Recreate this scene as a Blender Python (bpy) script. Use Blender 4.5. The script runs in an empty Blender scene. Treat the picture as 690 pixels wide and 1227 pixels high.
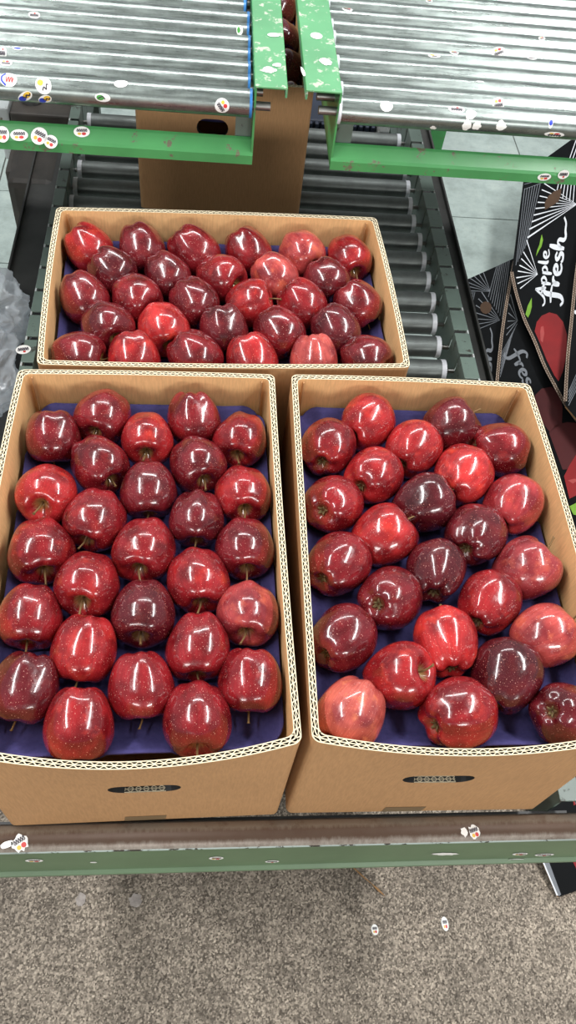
import bpy, bmesh, math, random
from mathutils import Vector, Matrix, geometry, noise

random.seed(11)
SC = bpy.context.scene
COL = SC.collection
PI = math.pi
T = 0.55                       # height of the roller tops above the floor

# ------------------------------------------------------------------ camera
F_PX = 966.39
PITCH, ROLL, YAW = 0.6076, 0.1685, -0.1817
CAMLOC = Vector((0.0, -0.4533, 1.0625 + T))
RM = Matrix.Rotation(YAW, 3, 'Z') @ Matrix.Rotation(PITCH, 3, 'X') @ Matrix.Rotation(ROLL, 3, 'Z')
cd = bpy.data.cameras.new('camera')
cd.sensor_fit = 'VERTICAL'
cd.sensor_height = 24.0
cd.lens = F_PX / 1227 * 24.0
cd.clip_start = 0.02
cam = bpy.data.objects.new('camera', cd)
cam.matrix_world = Matrix.Translation(CAMLOC) @ RM.to_4x4()
COL.objects.link(cam)
SC.camera = cam

# ------------------------------------------------------------------ world, lamps, exposure
w = bpy.data.worlds.new('world')
SC.world = w
w.use_nodes = True
w.node_tree.nodes['Background'].inputs[0].default_value = (0.93, 0.97, 1.0, 1)
w.node_tree.nodes['Background'].inputs[1].default_value = 0.44
SC.view_settings.view_transform = 'Standard'
SC.view_settings.look = 'None'
SC.view_settings.gamma = 1
SC.view_settings.exposure = 0.06


def area(name, loc, target, sx, sy, power, color=(1, 1, 1)):
    down = abs(loc[0] - target[0]) + abs(loc[1] - target[1]) < 1e-6
    ld = bpy.data.lights.new(name, 'AREA')
    ld.shape = 'RECTANGLE'
    ld.size, ld.size_y = sx, sy
    ld.energy = power
    ld.color = color
    o = bpy.data.objects.new(name, ld)
    o.location = loc
    d = Vector(target) - Vector(loc)
    o.rotation_euler = (0, 0, 0) if down else d.to_track_quat('-Z', 'Y').to_euler()
    COL.objects.link(o)


# two rows of ceiling tubes run along Y either side of the conveyor, one runs across behind it
area('tube_light', (-1.15, 0.35, 2.75), (-1.15, 0.35, 0), 0.22, 2.2, 62)
area('tube_light', (1.40, 0.35, 2.75), (1.40, 0.35, 0), 0.22, 2.2, 68)
area('tube_light', (0.1, 1.90, 2.85), (0.1, 1.90, 0), 1.8, 0.16, 36)
# the open shop front behind the photographer, parted where the body blocks it
area('shop_opening', (-1.3, -3.4, 1.75), (-0.1, 0.2, 0.8), 1.1, 0.45, 30, (1, 0.98, 0.95))
area('shop_opening', (1.3, -3.4, 1.75), (0.1, 0.2, 0.8), 1.1, 0.45, 44, (1, 0.98, 0.95))


# ------------------------------------------------------------------ pixel -> world helpers (690 x 1227 frame)
def ray(px, py):
    return RM @ Vector(((px - 345) / F_PX, -(py - 613.5) / F_PX, -1.0))


def at_z(px, py, z):
    d = ray(px, py)
    return CAMLOC + d * ((z - CAMLOC.z) / d.z)


def at_plane(px, py, p0, n):
    d = ray(px, py)
    return CAMLOC + d * ((p0 - CAMLOC).dot(n) / d.dot(n))


def depth(p):
    return -((p - CAMLOC) @ RM).z


# ------------------------------------------------------------------ materials
def lin(c):
    return tuple((v / 12.92 if v <= 0.04045 else ((v + 0.055) / 1.055) ** 2.4) for v in (x / 255 for x in c)) + (1,)


class NT:
    def __init__(self, name):
        self.m = bpy.data.materials.new(name)
        self.m.use_nodes = True
        self.t = self.m.node_tree
        self.b = self.t.nodes['Principled BSDF']

    def n(self, typ, **kw):
        nd = self.t.nodes.new(typ)
        for k, v in kw.items():
            if k.startswith('_'):
                setattr(nd, k[1:], v)
        return nd

    def link(self, a, b):
        self.t.links.new(a, b)

    def coord(self, scale=(1, 1, 1), kind='Object'):
        tc = self.n('ShaderNodeTexCoord')
        mp = self.n('ShaderNodeMapping')
        mp.inputs['Scale'].default_value = scale
        self.link(tc.outputs[kind], mp.inputs['Vector'])
        return mp.outputs[0]

    def noise(self, vec, scale, detail=4, rough=0.6):
        nd = self.n('ShaderNodeTexNoise')
        nd.inputs['Scale'].default_value = scale
        nd.inputs['Detail'].default_value = detail
        nd.inputs['Roughness'].default_value = rough
        if vec is not None:
            self.link(vec, nd.inputs['Vector'])
        return nd.outputs['Fac']

    def vor(self, vec, scale, feature='F1'):
        nd = self.n('ShaderNodeTexVoronoi', _feature=feature)
        nd.inputs['Scale'].default_value = scale
        self.link(vec, nd.inputs['Vector'])
        return nd

    def ramp(self, fac, stops, interp='LINEAR'):
        nd = self.n('ShaderNodeValToRGB')
        cr = nd.color_ramp
        cr.interpolation = interp
        while len(cr.elements) < len(stops):
            cr.elements.new(0.5)
        for e, (p, c) in zip(cr.elements, stops):
            e.position = p
            e.color = c if len(c) == 4 else tuple(c) + (1,)
        self.link(fac, nd.inputs[0])
        return nd.outputs[0]

    def mix(self, fac, a, b, mode='MIX'):
        nd = self.n('ShaderNodeMix', _data_type='RGBA', _blend_type=mode)
        for s, v in ((nd.inputs[0], fac), (nd.inputs[6], a), (nd.inputs[7], b)):
            if hasattr(v, 'is_linked') or hasattr(v, 'links'):
                self.link(v, s)
            else:
                s.default_value = v
        return nd.outputs[2]

    def math(self, op, a, b=0.0, c=0.0):
        nd = self.n('ShaderNodeMath', _operation=op)
        for i, v in enumerate((a, b, c)):
            if hasattr(v, 'links'):
                self.link(v, nd.inputs[i])
            else:
                nd.inputs[i].default_value = v
        return nd.outputs[0]

    def bump(self, h, strength=0.3, dist=0.001):
        nd = self.n('ShaderNodeBump')
        nd.inputs['Strength'].default_value = strength
        nd.inputs['Distance'].default_value = dist
        self.link(h, nd.inputs['Height'])
        self.link(nd.outputs[0], self.b.inputs['Normal'])

    def set(self, color=None, rough=None, metal=None, coat=None, spec=None):
        for k, v in (('Base Color', color), ('Roughness', rough), ('Metallic', metal), ('Coat Weight', coat), ('Specular IOR Level', spec)):
            if v is None:
                continue
            if hasattr(v, 'links'):
                self.link(v, self.b.inputs[k])
            else:
                self.b.inputs[k].default_value = v
        return self


BW = lambda v: (v, v, v, 1)


def plain(name, rgb, rough=0.6, metal=0.0, var=0.12, scale=30):
    t = NT(name)
    c = lin(rgb)
    f = t.noise(t.coord(), scale)
    d = tuple(x * (1 - var) for x in c[:3]) + (1,)
    e = tuple(min(1, x * (1 + var)) for x in c[:3]) + (1,)
    t.set(t.ramp(f, [(0.3, d), (0.7, e)]), rough, metal)
    return t.m


def m_kraft(name, rgb, dark=0.86):
    t = NT(name)
    c = lin(rgb)
    v = t.coord((1, 1, 0.12))
    fine = t.noise(v, 420, 3)
    big = t.noise(t.coord(), 9, 3)
    col = t.ramp(big, [(0.3, tuple(x * dark for x in c[:3])), (0.7, c)])
    col2 = t.mix(0.5, col, t.ramp(fine, [(0.35, tuple(x * 0.82 for x in c[:3])), (0.65, tuple(min(1, x * 1.12) for x in c[:3]))]))
    t.set(col2, 0.72, spec=0.25)
    t.bump(fine, 0.12, 0.0006)
    return t.m


def m_apple():
    t = NT('apple_skin')
    tc = t.n('ShaderNodeTexCoord')
    sep = t.n('ShaderNodeSeparateXYZ')
    t.link(tc.outputs['Object'], sep.inputs[0])
    x, y, z = sep.outputs
    rho = t.math('SQRT', t.math('ADD', t.math('MULTIPLY', x, x), t.math('MULTIPLY', y, y)))
    rr = t.math('MAXIMUM', rho, 0.05)
    cmb = t.n('ShaderNodeCombineXYZ')
    t.link(t.math('DIVIDE', x, rr), cmb.inputs[0])
    t.link(t.math('DIVIDE', y, rr), cmb.inputs[1])
    t.link(t.math('MULTIPLY', z, 0.10), cmb.inputs[2])
    oi = t.n('ShaderNodeObjectInfo')
    off = t.n('ShaderNodeVectorMath', _operation='ADD')
    t.link(cmb.outputs[0], off.inputs[0])
    rv = t.n('ShaderNodeCombineXYZ')
    t.link(t.math('MULTIPLY', oi.outputs['Random'], 40), rv.inputs[0])
    t.link(rv.outputs[0], off.inputs[1])
    streak = t.noise(off.outputs[0], 13, 3, 0.7)
    off2 = t.n('ShaderNodeVectorMath', _operation='ADD')
    t.link(tc.outputs['Object'], off2.inputs[0])
    t.link(rv.outputs[0], off2.inputs[1])
    blotch = t.noise(off2.outputs[0], 1.15, 2)
    base = oi.outputs['Color']
    dark = t.mix(1.0, base, (0.46, 0.34, 0.42, 1), 'MULTIPLY')
    lite = t.mix(1.0, base, (1.25, 1.5, 1.3, 1), 'MULTIPLY')
    c = t.mix(t.ramp(blotch, [(0.36, BW(0)), (0.64, BW(1))]), dark, lite)
    c = t.mix(t.ramp(streak, [(0.35, BW(0.0)), (0.75, BW(0.55))]), c, t.mix(0.5, dark, (0.10, 0.004, 0.006, 1)))
    # warm scarlet patches
    sc = t.noise(off2.outputs[0], 1.7, 3)
    c = t.mix(t.ramp(sc, [(0.56, BW(0)), (0.72, BW(0.6))]), c, t.mix(1.0, base, (1.55, 2.6, 1.3, 1), 'MULTIPLY'))
    # pale lenticels
    vo = t.vor(off2.outputs[0], 13.0)
    vr = t.math('LESS_THAN', vo.outputs['Distance'], t.math('MULTIPLY', t.noise(off2.outputs[0], 6, 1), 0.29))
    c = t.mix(t.math('MULTIPLY', vr, 0.5), c, (0.78, 0.36, 0.30, 1))
    vo2 = t.vor(off2.outputs[0], 30.0)
    vr2 = t.math('LESS_THAN', vo2.outputs['Distance'], 0.17)
    c = t.mix(t.math('MULTIPLY', vr2, 0.22), c, (0.7, 0.30, 0.26, 1))
    # russet green around the stem hollow
    hol = t.math('MULTIPLY', t.math('GREATER_THAN', z, 0.3), t.ramp(t.math('ADD', rho, t.math('MULTIPLY', streak, 0.34)), [(0.26, BW(1)), (0.44, BW(0))]))
    c = t.mix(t.math('MULTIPLY', hol, 0.8), c, (0.40, 0.28, 0.09, 1))
    cal = t.math('MULTIPLY', t.math('LESS_THAN', z, -0.5), t.ramp(rho, [(0.10, BW(1)), (0.26, BW(0))]))
    c = t.mix(t.math('MULTIPLY', cal, 0.6), c, (0.22, 0.10, 0.04, 1))
    t.set(c, 0.25, 0, 0.75, 0.32)
    t.b.inputs['Coat Roughness'].default_value = 0.09
    t.bump(t.noise(off2.outputs[0], 5, 1), 0.035, 0.05)
    return t.m


def m_steel(name, rgb, rough, streak_axis=0, grime=0.5, metal=0.85, bmp=0.10):
    t = NT(name)
    c = lin(rgb)
    sc = [60, 60, 60]
    sc[streak_axis] = 5
    s = t.noise(t.coord(tuple(sc)), 3.0, 5, 0.7)
    g = t.noise(t.coord(), 26, 6, 0.75)
    col = t.mix(t.ramp(g, [(0.42, BW(0)), (0.68, BW(grime))]), t.ramp(s, [(0.3, tuple(x * 0.75 for x in c[:3])), (0.7, c)]), tuple(x * 0.45 for x in c[:3]) + (1,))
    t.set(col, t.ramp(s, [(0.3, BW(rough * 0.75)), (0.7, BW(min(1, rough * 1.35)))]), metal)
    t.bump(s, bmp, 0.0006)
    return t.m


def m_paint(name, rgb, chip=0.62, rough=0.38, under=(88, 78, 66), chipscale=38):
    t = NT(name)
    c = lin(rgb)
    n1 = t.noise(t.coord(), chipscale, 7, 0.7)
    n2 = t.noise(t.coord((1, 1, 1)), 8, 4)
    base = t.ramp(n2, [(0.3, tuple(x * 0.82 for x in c[:3])), (0.7, tuple(min(1, x * 1.1) for x in c[:3]))])
    k = t.ramp(n1, [(chip, BW(0)), (chip + 0.03, BW(1))])
    t.set(t.mix(k, base, lin(under)), rough)
    t.bump(t.math('MULTIPLY', k, -1), 0.2, 0.0006)
    return t.m


def m_concrete():
    t = NT('speckled_concrete')
    v = t.coord()
    a = t.vor(v, 240)
    b = t.vor(v, 340)
    big = t.noise(v, 1.7, 5)
    mid = t.noise(v, 14, 5, 0.7)
    col = t.mix(0.78, t.ramp(a.outputs['Color'], [(0.1, lin((98, 90, 80))), (0.45, lin((146, 136, 123))), (0.85, lin((182, 171, 154)))]),
                t.ramp(b.outputs['Color'], [(0.2, lin((66, 58, 50))), (0.6, lin((142, 131, 118))), (0.95, lin((204, 190, 172)))]))
    col = t.mix(1.0, col, t.ramp(mid, [(0.3, BW(0.74)), (0.7, BW(1.08))]), 'MULTIPLY')
    col = t.mix(1.0, col, t.ramp(big, [(0.35, BW(0.70)), (0.62, BW(1.12))]), 'MULTIPLY')
    st = t.noise(v, 5.5, 6, 0.75)
    col = t.mix(t.ramp(st, [(0.60, BW(0)), (0.72, BW(0.6))]), col, lin((70, 60, 54)))
    t.set(col, 0.75, spec=0.3)
    t.bump(a.outputs['Distance'], 0.35, 0.002)
    return t.m


def m_tile():
    t = NT('grey_floor_tile')
    v = t.coord()
    n = t.noise(v, 9, 7, 0.75)
    f = t.noise(v, 60, 4, 0.7)
    col = t.ramp(n, [(0.3, lin((142, 154, 148))), (0.5, lin((168, 182, 177))), (0.7, lin((186, 198, 190)))])
    col = t.mix(t.ramp(f, [(0.6, BW(0)), (0.75, BW(0.5))]), col, lin((128, 122, 108)))
    t.set(col, 0.45)
    return t.m


def m_tray():
    t = NT('purple_pulp')
    n = t.noise(t.coord(), 160, 5, 0.7)
    b = t.noise(t.coord(), 12, 3)
    c = t.mix(0.5, t.ramp(n, [(0.3, lin((46, 44, 80))), (0.7, lin((72, 68, 116)))]), t.ramp(b, [(0.3, lin((52, 48, 92))), (0.7, lin((72, 66, 120)))]))
    t.set(c, 0.85, spec=0.2)
    t.bump(n, 0.35, 0.001)
    return t.m


def m_rust():
    t = NT('worn_brown_steel')
    tc = t.n('ShaderNodeTexCoord')
    sp = t.n('ShaderNodeSeparateXYZ')
    t.link(tc.outputs['Object'], sp.inputs[0])
    g = t.noise(t.coord((90, 8, 60)), 2, 6, 0.75)
    h = t.noise(t.coord((1, 1, 1)), 45, 5, 0.7)
    y = t.math('ADD', t.math('MULTIPLY', sp.outputs[1], 1 / 0.0315), 1.0)
    y = t.math('ADD', y, t.math('MULTIPLY', t.math('SUBTRACT', g, 0.5), 0.35))
    c = t.ramp(y, [(0.0, lin((160, 152, 142))), (0.14, lin((132, 122, 112))), (0.30, lin((88, 68, 54))), (0.60, lin((92, 72, 58))), (0.74, lin((128, 117, 104))), (1.0, lin((118, 104, 92)))])
    c = t.mix(t.ramp(h, [(0.5, BW(0)), (0.66, BW(0.5))]), c, lin((84, 60, 46)))
    t.set(c, 0.42, 0.2)
    return t.m


def m_bag():
    t = NT('clear_plastic_film')
    t.t.nodes.remove(t.b)
    out = t.t.nodes['Material Output']
    tr = t.n('ShaderNodeBsdfTransparent')
    tl = t.n('ShaderNodeBsdfTranslucent')
    df = t.n('ShaderNodeBsdfDiffuse')
    gl = t.n('ShaderNodeBsdfGlossy')
    for nd in (tl, df):
        nd.inputs[0].default_value = lin((226, 232, 238))
    gl.inputs['Roughness'].default_value = 0.3
    m1, m2, m3 = t.n('ShaderNodeMixShader'), t.n('ShaderNodeMixShader'), t.n('ShaderNodeMixShader')
    m1.inputs[0].default_value = 0.5
    t.link(tl.outputs[0], m1.inputs[1])
    t.link(df.outputs[0], m1.inputs[2])
    lw = t.n('ShaderNodeLayerWeight')
    lw.inputs[0].default_value = 0.35
    t.link(t.math('ADD', t.math('MULTIPLY', lw.outputs['Facing'], 0.5), 0.36), m2.inputs[0])
    t.link(tr.outputs[0], m2.inputs[1])
    t.link(m1.outputs[0], m2.inputs[2])
    m3.inputs[0].default_value = 0.06
    t.link(m2.outputs[0], m3.inputs[1])
    t.link(gl.outputs[0], m3.inputs[2])
    t.link(m3.outputs[0], out.inputs[0])
    return t.m


M = {}
M['apple'] = m_apple()
M['stem'] = plain('apple_stem', (112, 84, 46), 0.7)
M['calyx'] = plain('dried_calyx', (96, 78, 44), 0.8)
M['kraft'] = m_kraft('kraft_liner', (182, 140, 98))
M['kraft_in'] = m_kraft('kraft_inner_liner_lit', (226, 180, 126))  # paler than the outer liner: stronger light on inner walls painted in
M['flute'] = plain('cut_flute_paper', (214, 200, 170), 0.8, var=0.08, scale=200)
M['core'] = plain('kraft_hollow_shade', (72, 52, 36), 0.9)  # dark brown stands in for the shade inside hollows
M['tape'] = plain('brown_tape', (128, 106, 78), 0.35)
M['tray'] = m_tray()
M['zinc'] = m_steel('galvanised_steel', (158, 168, 164), 0.30, 0, 0.6, 0.90, 0.03)
M['steel'] = m_steel('dull_grey_steel', (118, 124, 122), 0.5, 0, 0.5, 0.7)
M['axle'] = m_steel('axle_steel', (150, 150, 146), 0.35, 0, 0.3)
M['capw'] = plain('white_nylon_cap', (206, 210, 216), 0.45)
M['capb'] = plain('blue_plastic_cap', (46, 118, 184), 0.4)
M['green'] = m_paint('green_enamel', (72, 144, 84), 0.60, 0.33, (104, 96, 80))
M['green_top'] = m_paint('scuffed_green_enamel', (88, 148, 104), 0.57, 0.55, (170, 178, 160), 55)
M['rail'] = m_paint('dull_green_rail_paint', (98, 114, 106), 0.60, 0.4, (62, 62, 56))
M['beamgreen'] = m_paint('sage_green_paint', (92, 118, 86), 0.67, 0.42, (120, 106, 96))
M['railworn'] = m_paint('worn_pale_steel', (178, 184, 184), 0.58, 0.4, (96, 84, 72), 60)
M['rust'] = m_rust()
M['edgehighlight'] = m_paint('worn_edge_highlight', (176, 190, 186), 0.55, 0.4, (52, 48, 44), 60)  # highlight along the beam edge painted in, with worn chips
M['roof'] = plain('pale_roof_sheet', (190, 192, 190), 0.8)
M['dark'] = plain('grimy_dark_steel', (56, 56, 54), 0.6, var=0.3, scale=14)
M['darker'] = plain('oily_iron_and_slot_shade', (38, 38, 38), 0.5, var=0.3)
M['motor'] = plain('grimy_motor_housing', (58, 53, 48), 0.55, var=0.35, scale=20)
M['belt'] = plain('navy_conveyor_belt', (34, 44, 62), 0.55)
M['concrete'] = m_concrete()
M['tile'] = m_tile()
M['grout'] = plain('dark_grout', (96, 96, 90), 0.9)
M['black'] = plain('black_printed_board', (9, 11, 13), 0.62, var=0.15)
M['black'].node_tree.nodes['Principled BSDF'].inputs['Specular IOR Level'].default_value = 0.12
M['white'] = plain('white_print', (214, 217, 222), 0.6, var=0.05)
M['greyprint'] = plain('grey_print', (112, 116, 122), 0.6, var=0.05)
M['redprint'] = plain('red_apple_print', (128, 10, 14), 0.7, var=0.2, scale=8)
M['redprint2'] = plain('shadowed_red_apple_print', (66, 9, 12), 0.75, var=0.2, scale=8)  # shadow over the second carton's prints put into the red
M['pinkprint'] = plain('pale_red_highlight_print', (160, 60, 58), 0.5)
M['leafprint'] = plain('green_leaf_print', (112, 158, 42), 0.5)
M['stw'] = plain('sticker_white', (238, 238, 234), 0.4, var=0.04)
M['str'] = plain('sticker_red', (206, 46, 44), 0.4)
M['sty'] = plain('sticker_yellow', (226, 184, 58), 0.4)
M['stk'] = plain('sticker_ink', (52, 44, 56), 0.4)
M['stb'] = plain('sticker_blue', (32, 60, 188), 0.4)
M['stg'] = plain('sticker_green', (70, 150, 66), 0.4)
M['bag'] = m_bag()
M['straw'] = plain('brown_paper_strip', (156, 118, 76), 0.8)


# ------------------------------------------------------------------ mesh helpers
def obj(name, bm, mats, parent=None, smooth=False):
    me = bpy.data.meshes.new(name)
    bm.normal_update()
    bm.to_mesh(me)
    bm.free()
    for m in (mats if isinstance(mats, (list, tuple)) else [mats]):
        me.materials.append(M[m] if isinstance(m, str) else m)
    if smooth:
        for p in me.polygons:
            p.use_smooth = True
    o = bpy.data.objects.new(name, me)
    COL.objects.link(o)
    if parent is not None:
        o.parent = parent
    return o


def tag(o, label=None, cat=None, group=None, kind=None):
    if label:
        o['label'] = label
    if cat:
        o['category'] = cat
    if group:
        o['group'] = group
    if kind:
        o['kind'] = kind
    return o


def empty(name, loc, label, cat, group=None, rz=0.0):
    o = bpy.data.objects.new(name, None)
    o.empty_display_size = 0.05
    o.location = loc
    o.rotation_euler = (0, 0, rz)
    COL.objects.link(o)
    return tag(o, label, cat, group)


def box(bm, lo, hi, mi=0, bev=0.0):
    r = bmesh.ops.create_cube(bm, size=1.0)
    vs = r['verts']
    for v in vs:
        v.co = Vector([(lo[i] + hi[i]) / 2 + v.co[i] * (hi[i] - lo[i]) for i in range(3)])
    fs = {f for v in vs for f in v.link_faces}
    for f in fs:
        f.material_index = mi
    if bev:
        es = {e for v in vs for e in v.link_edges}
        bmesh.ops.bevel(bm, geom=list(es), offset=bev, segments=2, affect='EDGES', profile=0.6)


def cyl_x(bm, x0, x1, y, z, r, seg=20, mi=0):
    rings = []
    for x in (x0, x1):
        rings.append([bm.verts.new((x, y + r * math.cos(2 * PI * k / seg), z + r * math.sin(2 * PI * k / seg))) for k in range(seg)])
    for k in range(seg):
        f = bm.faces.new((rings[0][k], rings[0][(k + 1) % seg], rings[1][(k + 1) % seg], rings[1][k]))
        f.material_index = mi
        f.smooth = True
    for rg in (rings[0][::-1], rings[1]):
        rg2 = [bm.verts.new(v.co) for v in rg]
        f = bm.faces.new(rg2)
        f.material_index = mi


def cyl_between(bm, a, b, r, seg=10, mi=0):
    a, b = Vector(a), Vector(b)
    d = (b - a).normalized()
    u = d.orthogonal().normalized()
    v = d.cross(u)
    R = [[bm.verts.new(p + (u * math.cos(2 * PI * k / seg) + v * math.sin(2 * PI * k / seg)) * r) for k in range(seg)] for p in (a, b)]
    for k in range(seg):
        f = bm.faces.new((R[0][k], R[0][(k + 1) % seg], R[1][(k + 1) % seg], R[1][k]))
        f.smooth = True
        f.material_index = mi
    bm.faces.new(R[0][::-1]).material_index = mi
    bm.faces.new(R[1]).material_index = mi


def quad(bm, pts, mi=0):
    f = bm.faces.new([bm.verts.new(p) for p in pts])
    f.material_index = mi
    return f


def catmull(pts, n=6):
    out = []
    P = [pts[0]] + list(pts) + [pts[-1]]
    for i in range(1, len(P) - 2):
        p0, p1, p2, p3 = [Vector(p) for p in P[i - 1:i + 3]]
        for k in range(n):
            t = k / n
            out.append(0.5 * ((2 * p1) + (p2 - p0) * t + (2 * p0 - 5 * p1 + 4 * p2 - p3) * t * t + (3 * p1 - p0 - 3 * p2 + p3) * t ** 3))
    out.append(Vector(P[-2]))
    return out


# ------------------------------------------------------------------ setting: floors
fx0, fx1 = -3.0, 4.0
bm = bmesh.new()
box(bm, (fx0, -4.6, -0.05), (fx1, 0.466, 0.0))
o = obj('floor', bm, 'concrete')
tag(o, 'speckled bare concrete floor in front of the conveyor', None, None, 'structure')
bm = bmesh.new()
box(bm, (fx0, 0.466, -0.05), (fx1, 4.2, -0.004))
floor2 = obj('floor', bm, 'grout')
tag(floor2, 'pale grey tiled floor behind and beside the conveyor', None, None, 'structure')
TW, TH, JW = 0.60, 0.3475, 0.004
tm = None
ix0 = 1.128 - 6 * TW
iy0 = 1.864 - 4 * TH
for j in range(10):
    for i in range(11):
        x0, y0 = ix0 + i * TW, iy0 + j * TH
        if tm is None:
            bm = bmesh.new()
            box(bm, (JW / 2, JW / 2, -0.008), (TW - JW / 2, TH - JW / 2, 0.0), 0, 0.0012)
            t_ = obj('floor_tile', bm, 'tile', floor2)
            tm = t_.data
        else:
            t_ = bpy.data.objects.new('floor_tile', tm)
            COL.objects.link(t_)
            t_.parent = floor2
        t_.location = (x0, y0, random.uniform(-0.0006, 0.0004))


# the warehouse roof, out of view above the tubes
bm = bmesh.new()
box(bm, (fx0, -4.6, 3.7), (fx1, 4.2, 3.8))
tag(obj('ceiling', bm, 'roof'), 'plain pale warehouse ceiling above the lamps', None, None, 'structure')

# ------------------------------------------------------------------ stickers
def sticker_bm(px, py, w, h, rot, art, hit, off=0.0004):
    """small oval fruit sticker laid on a surface; hit(px,py) -> (point, normal). Local frame u (image right), v (image up)."""
    p, n = hit(px, py)
    p2, _ = hit(px + 1, py)
    u = (p2 - p)
    u = (u - n * u.dot(n)).normalized()
    v = n.cross(u).normalized()
    cr, sr = math.cos(rot), math.sin(rot)
    U, V = u * cr + v * sr, v * cr - u * sr
    return p, n, U, V


def place_sticker(parent, px, py, w, h, rot, art, surf, name='sticker', lab=None):
    """surf: ('plane', p0, n) or ('cyl', y, z, r).  w,h in metres."""
    if surf[0] == 'plane':
        p0, n = surf[1], surf[2]
        c = at_plane(px, py, p0, n)

        def mp(a, b, lift):
            return c + U * a + V * b + n * lift
        u = (at_plane(px + 1, py, p0, n) - c)
        u = (u - n * u.dot(n)).normalized()
        v = n.cross(u).normalized()
        cr, sr = math.cos(rot), math.sin(rot)
        U, V = u * cr + v * sr, v * cr - u * sr
    else:
        _, cy, cz, r = surf
        d = ray(px, py)
        oy, oz = CAMLOC.y - cy, CAMLOC.z - cz
        A = d.y ** 2 + d.z ** 2
        B = 2 * (oy * d.y + oz * d.z)
        Cc = oy ** 2 + oz ** 2 - r * r
        disc = B * B - 4 * A * Cc
        tt = (-B - math.sqrt(max(0, disc))) / (2 * A)
        hp = CAMLOC + d * tt
        ang0 = math.atan2(hp.z - cz, hp.y - cy)
        cr, sr = math.cos(rot), math.sin(rot)

        def mp(a, b, lift):
            aa, bb = a * cr - b * sr, a * sr + b * cr
            an = ang0 + bb / r
            rr = r + lift
            return Vector((hp.x + aa, cy + rr * math.cos(an), cz + rr * math.sin(an)))
    bm = bmesh.new()

    def blob(cx, cy_, rx, ry, mi, lift, seg=18, jag=0.0):
        cc = bm.verts.new(mp(cx, cy_, lift))
        rings = []
        for q in (0.5, 1.0):
            rg = []
            for k in range(seg):
                a = 2 * PI * k / seg
                j = 1 - jag * random.random()
                rg.append(bm.verts.new(mp(cx + rx * q * j * math.cos(a), cy_ + ry * q * j * math.sin(a), lift)))
            rings.append(rg)
        for k in range(seg):
            k2 = (k + 1) % seg
            bm.faces.new((cc, rings[0][k], rings[0][k2])).material_index = mi
            bm.faces.new((rings[0][k], rings[1][k], rings[1][k2], rings[0][k2])).material_index = mi

    def stroke(pts, wd, mi, lift):
        ps = catmull([(a, b, 0) for a, b in pts], 4)
        prev = None
        for i, q in enumerate(ps):
            d_ = (ps[min(i + 1, len(ps) - 1)] - ps[max(i - 1, 0)]).normalized()
            nrm = Vector((-d_.y, d_.x, 0))
            l, r_ = q + nrm * wd / 2, q - nrm * wd / 2
            cur = (bm.verts.new(mp(l.x, l.y, lift)), bm.verts.new(mp(r_.x, r_.y, lift)))
            if prev:
                bm.faces.new((prev[0], prev[1], cur[1], cur[0])).material_index = mi
            prev = cur
    a, b = w / 2, h / 2
    torn = art.startswith('torn')
    blob(0, 0, a, b, 0, 0.0004, 20, 0.32 if torn else 0.0)
    L = 0.0007
    if art in ('apple', 'torn_apple'):
        blob(a * 0.25, -b * 0.38, a * 0.28, b * 0.28, 1, L, 10)
        blob(-a * 0.30, -b * 0.38, a * 0.24, b * 0.24, 2, L, 10)
        s = a * 0.26
        for k in range(5):
            x = -a * 0.62 + k * s
            stroke([(x, b * 0.05), (x + s * 0.5, b * 0.5), (x + s * 0.8, b * 0.12), (x + s * 0.3, b * 0.02)], a * 0.10, 3, L + 0.0001)
    elif art == 'script':
        s = a * 0.28
        for k in range(5):
            x = -a * 0.7 + k * s
            stroke([(x, -b * 0.2), (x + s * 0.5, b * 0.4), (x + s * 0.8, -b * 0.1), (x + s * 0.3, -b * 0.25)], a * 0.12, 3, L)
        blob(a * 0.1, -b * 0.5, a * 0.2, b * 0.2, 1, L, 10)
    elif art == 'yellow':
        blob(-a * 0.3, -b * 0.35, a * 0.4, b * 0.35, 2, L, 10)
        stroke([(-a * 0.3, b * 0.5), (0, b * 0.2), (a * 0.2, b * 0.5), (a * 0.4, 0), (a * 0.6, b * 0.1)], a * 0.14, 3, L)
    elif art == 'bluegold':
        blob(-a * 0.45, b * 0.1, a * 0.5, b * 0.7, 4, L, 12)
        blob(a * 0.35, -b * 0.1, a * 0.55, b * 0.6, 2, L, 12)
        stroke([(-a * 0.2, -b * 0.3), (a * 0.1, b * 0.2), (a * 0.3, -b * 0.2), (a * 0.6, b * 0.2), (a * 0.8, -b * 0.1)], a * 0.16, 3, L + 0.0002)
    elif art == 'bluering':
        stroke([(-a * 0.3, b * 0.8), (-a * 0.75, b * 0.2), (-a * 0.7, -b * 0.4), (-a * 0.3, -b * 0.8)], a * 0.2, 4, L)
        for k in range(3):
            x = -a * 0.2 + k * a * 0.3
            stroke([(x, -b * 0.4), (x, b * 0.4), (x + a * 0.2, -b * 0.3)], a * 0.11, 1, L)
    elif art == 'blue':
        blob(0, 0, a * 0.8, b * 0.5, 4, L, 12)
    elif art == 'greenart':
        blob(-a * 0.3, 0, a * 0.5, b * 0.6, 5, L, 12)
        stroke([(-a * 0.6, b * 0.2), (0, -b * 0.3), (a * 0.3, b * 0.3)], a * 0.12, 3, L + 0.0001)
    o = obj(name, bm, ['stw', 'str', 'sty', 'stk', 'stb', 'stg'], parent)
    if lab:
        o['label'] = lab
    return o


# ------------------------------------------------------------------ cartons
TH_W = 0.0078


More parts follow.
